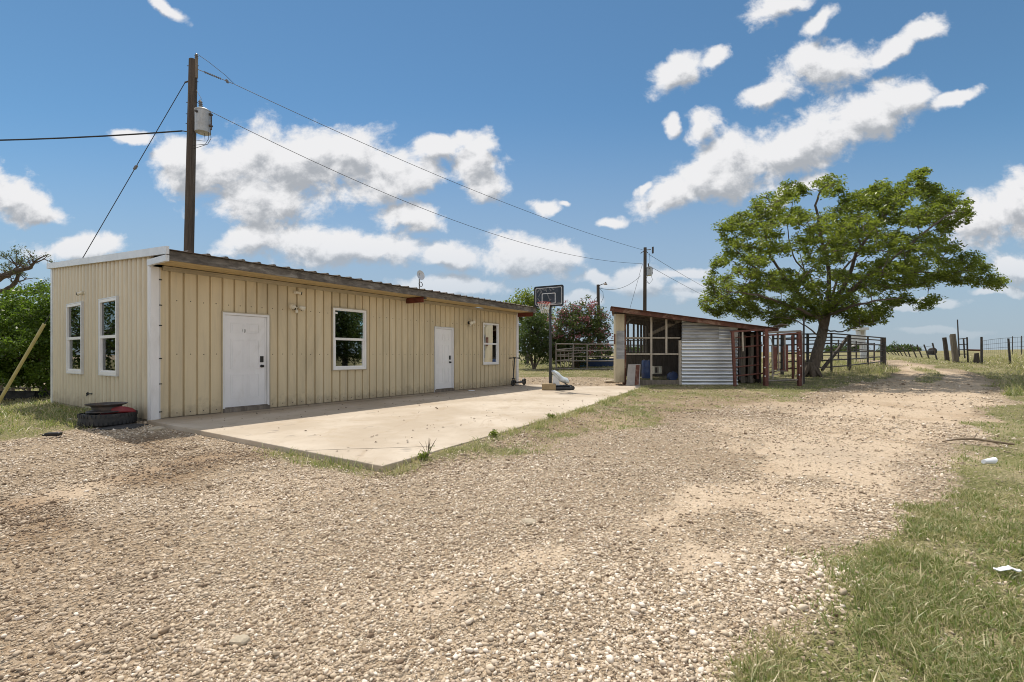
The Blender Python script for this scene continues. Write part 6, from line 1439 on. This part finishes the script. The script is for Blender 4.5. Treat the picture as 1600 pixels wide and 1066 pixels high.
def oak():
    Y = 27.0; base = Vector((X_(-105, Y), Y, g1(X_(-105, Y), Y))); r = thing('oak_tree', base, 'gnarled bare-limbed oak reaching in from the left edge', 'tree')
    b = MB(); tips = []
    def grow(p, d, L, rad, depth):
        pts = [p]; q = p; dd = d.copy(); k = 5
        for i in range(k):
            dd = (dd + Vector((rnd.gauss(0, .26), rnd.gauss(0, .26), rnd.gauss(0, .22) + (.03 if depth > 1 else 0)))).normalized(); q = q + dd * L / k; pts.append(q)
        b.tube(pts, [rad * (1 - .45 * i / k) for i in range(k + 1)], 7 if rad > .05 else 5, False)
        if depth >= 5: tips.append(pts[-1]); tips.append(pts[-2]); return
        for j in range(3 if depth < 4 else 2):
            s = pts[rnd.choice((2, 3, 4, 5))] if j else pts[-1]; nd = (dd + Vector((rnd.gauss(0, .55), rnd.gauss(0, .55), rnd.gauss(.1, .45)))).normalized(); grow(s, nd, L * rnd.uniform(.58, .8), rad * (.55 if j else .6), depth + 1)
    top = P(-105, 500, Y); limb(b, [base - Vector((0, 0, .2)), base.lerp(top, .5) + Vector((.1, 0, 0)), top], .48, .36, .03, 12)
    for (pts, r0, r1) in (([top, P(-60, 470, Y - .2), P(-10, 440, Y - .3), P(20, 425, Y - .3), P(48, 418, Y - .3)], .30, .10), ([top, P(-70, 480, Y + .4), P(-20, 462, Y + .5), P(12, 452, Y + .4), P(25, 440, Y + .4), P(30, 425, Y + .3)], .26, .07), ([top, P(-110, 430, Y), P(-95, 360, Y + .5), P(-80, 300, Y + 1)], .3, .1), ([top, P(-160, 450, Y + 1), P(-220, 400, Y + 1.5)], .28, .1)):
        o = limb(b, pts, r0, r1, .05, 9); k = len(o)
        for i in range(5, k, 3):
            d = Vector((rnd.uniform(-.2, .9), rnd.gauss(0, .4), rnd.uniform(.0, .8))).normalized(); f = 1 if o[i].x < X_(10, Y) else .55; grow(o[i], d, rnd.uniform(.8, 1.3) * f, .075 * (1 - .4 * i / k), 3)
        grow(o[-1], (o[-1] - o[-3]).normalized(), .7 if o[-1].x > X_(0, Y) else 1.4, r1 * .9, 3 if o[-1].x > X_(0, Y) else 2)
    b.build('trunk', M['bark'], r, True)
    t = np.array([tuple(p) for p in tips]); c = vnoise(t[:, 0], t[:, 2], .7, 8, 2); C = t[(c > .52) | (rng.random(len(t)) < .10)]
    extra = np.array([tuple(P(px, py, Y - .3)) for px, py in ((25, 388), (33, 386), (40, 392), (18, 394), (30, 394), (48, 394), (24, 402), (36, 400))]); C = np.vstack([C, extra])
    pts, idx = clusters(C, 22, .24, .7); leaves('crown', pts, .085, M['leaf_oak'], r, None, .3, None, .4, .5)
oak()
for k, (px, Y, w_, h_, lab) in enumerate(((1395, 118, 40, 17, 'broad far bush line end nearest the corral post beyond the drive'), (1411, 122, 26, 15, 'middle far bush on the pasture skyline beyond the drive'), (1424, 128, 22, 11, 'smallest far bush on the skyline behind the leaning fence'))):
    shrub('far_bush', lab, 'bush', px, 552, Y, [(px, 548, w_ * .45, h_ * .55), (px - w_ * .25, 550, w_ * .3, h_ * .45), (px + w_ * .25, 550, w_ * .3, h_ * .45)], 110, 26, .5, M['leaf_dark'], [(px, 548, 0, .15), (px + 4, 549, 0, .12)], (.55, .95), grp='bushes on the far skyline')
for px, Y, w_, h_, lab in ((975, 140, 26, 12, 'far tree on the skyline seen through the shed slats'), (1000, 150, 30, 10, 'low far tree right of the one seen through the shed slats'), (945, 130, 20, 9, 'low far tree on the skyline behind the livestock panels'), (1330, 125, 40, 18, 'far green tree behind the white tower'), (1300, 130, 30, 12, 'far tree low behind the big leafy tree')):
    shrub('far_tree', lab, 'tree', px, 552, Y, [(px, 548, w_ * .5, h_ * .6), (px + w_ * .3, 550, w_ * .3, h_ * .45)], 90, 24, .55, M['leaf_dark'], [(px, 546, 0, .2), (px + 3, 548, 0, .15)], (.6, 1.1), grp='trees on the far skyline')
def weed(px, py, h, n, label, dry=False):
    p = pgv(px, py)
    while float(sd_poly(np.array([p.x]), np.array([p.y]), SLAB_W)[0]) > -.05: p += NV * .05
    p.z = g1(p.x, p.y); r = thing('weed', p, label, 'weed', 'weeds along the edge of the concrete'); b = MB(); C = []
    for i in range(n):
        a = rnd.uniform(0, 6.28); e = p + Vector((math.cos(a) * h * rnd.uniform(.2, .7), math.sin(a) * h * rnd.uniform(.2, .7), h * rnd.uniform(.5, 1))); m = p.lerp(e, .5) + Vector((0, 0, h * .1)); b.tube([p, m, e], [.004, .003, .0015], 4, False)
        for k in range(5): C.append(tuple(p.lerp(e, rnd.uniform(.3, 1)) + Vector((rnd.uniform(-.02, .02), rnd.uniform(-.02, .02), 0))))
    b.build('stems', M['stick'] if dry else M['leaf_dark'], r)
    C = np.array(C); C = C[: len(C) // 4] if dry else np.vstack([C] * 4) + rng.normal(0, .02, (len(C) * 4, 3)); leaves('foliage', C, .035, M['leaf'], r, None, .3, None, .4, .45)
weed(655, 712, .22, 12, 'wiry dry weed at the open edge of the concrete near its corner', True); weed(648, 716, .10, 9, 'low leafy weed beside the wiry weed at the slab corner')
weed(760, 682, .11, 9, 'leafy weed halfway along the open edge of the concrete'); weed(833, 658, .14, 9, 'taller leafy weed farther along the open edge of the concrete')
weed(229, 652, .22, 7, 'leafy weed at the foot of the building corner'); weed(95, 628, .30, 10, 'leafy weed at the far left foot of the corrugated wall')
# trees out of the frame to the right: they stand where the front windows look
for x, Y, k in ((29, 7.5, 0), (31, 14.5, 1), (-33, 18.8, 2)):
    base = Vector((x, Y, g1(x, Y))); r = thing('tree', base, ('tall tree out of the picture on the right', 'broad tree out of the picture on the right', 'tree out of the picture on the left')[k], 'tree')
    b = MB(); limb(b, [base - Vector((0, 0, .2)), base + Vector((.1, .1, 1.6)), base + Vector((0, .2, 3.4))], .3, .2, .02, 10)
    nc = (420, 420, 190)[k]; d = rng.normal(0, 1, (nc, 3)); d /= np.linalg.norm(d, axis=1)[:, None]; C = np.array(base) + np.array([0, 0, 3.6]) + d * np.array([3.2, 4.2, 3.0]) * (rng.random((nc, 1)) ** .4)
    for c in C[::9]: b.tube([base + Vector((0, .2, 3.2)), Vector(c)], [.07, .01], 5, False)
    b.build('trunk', M['bark'], r, True); pts, idx = clusters(C, 34, .6, .8); leaves('crown', pts, .26, M['leaf_dark'], r)
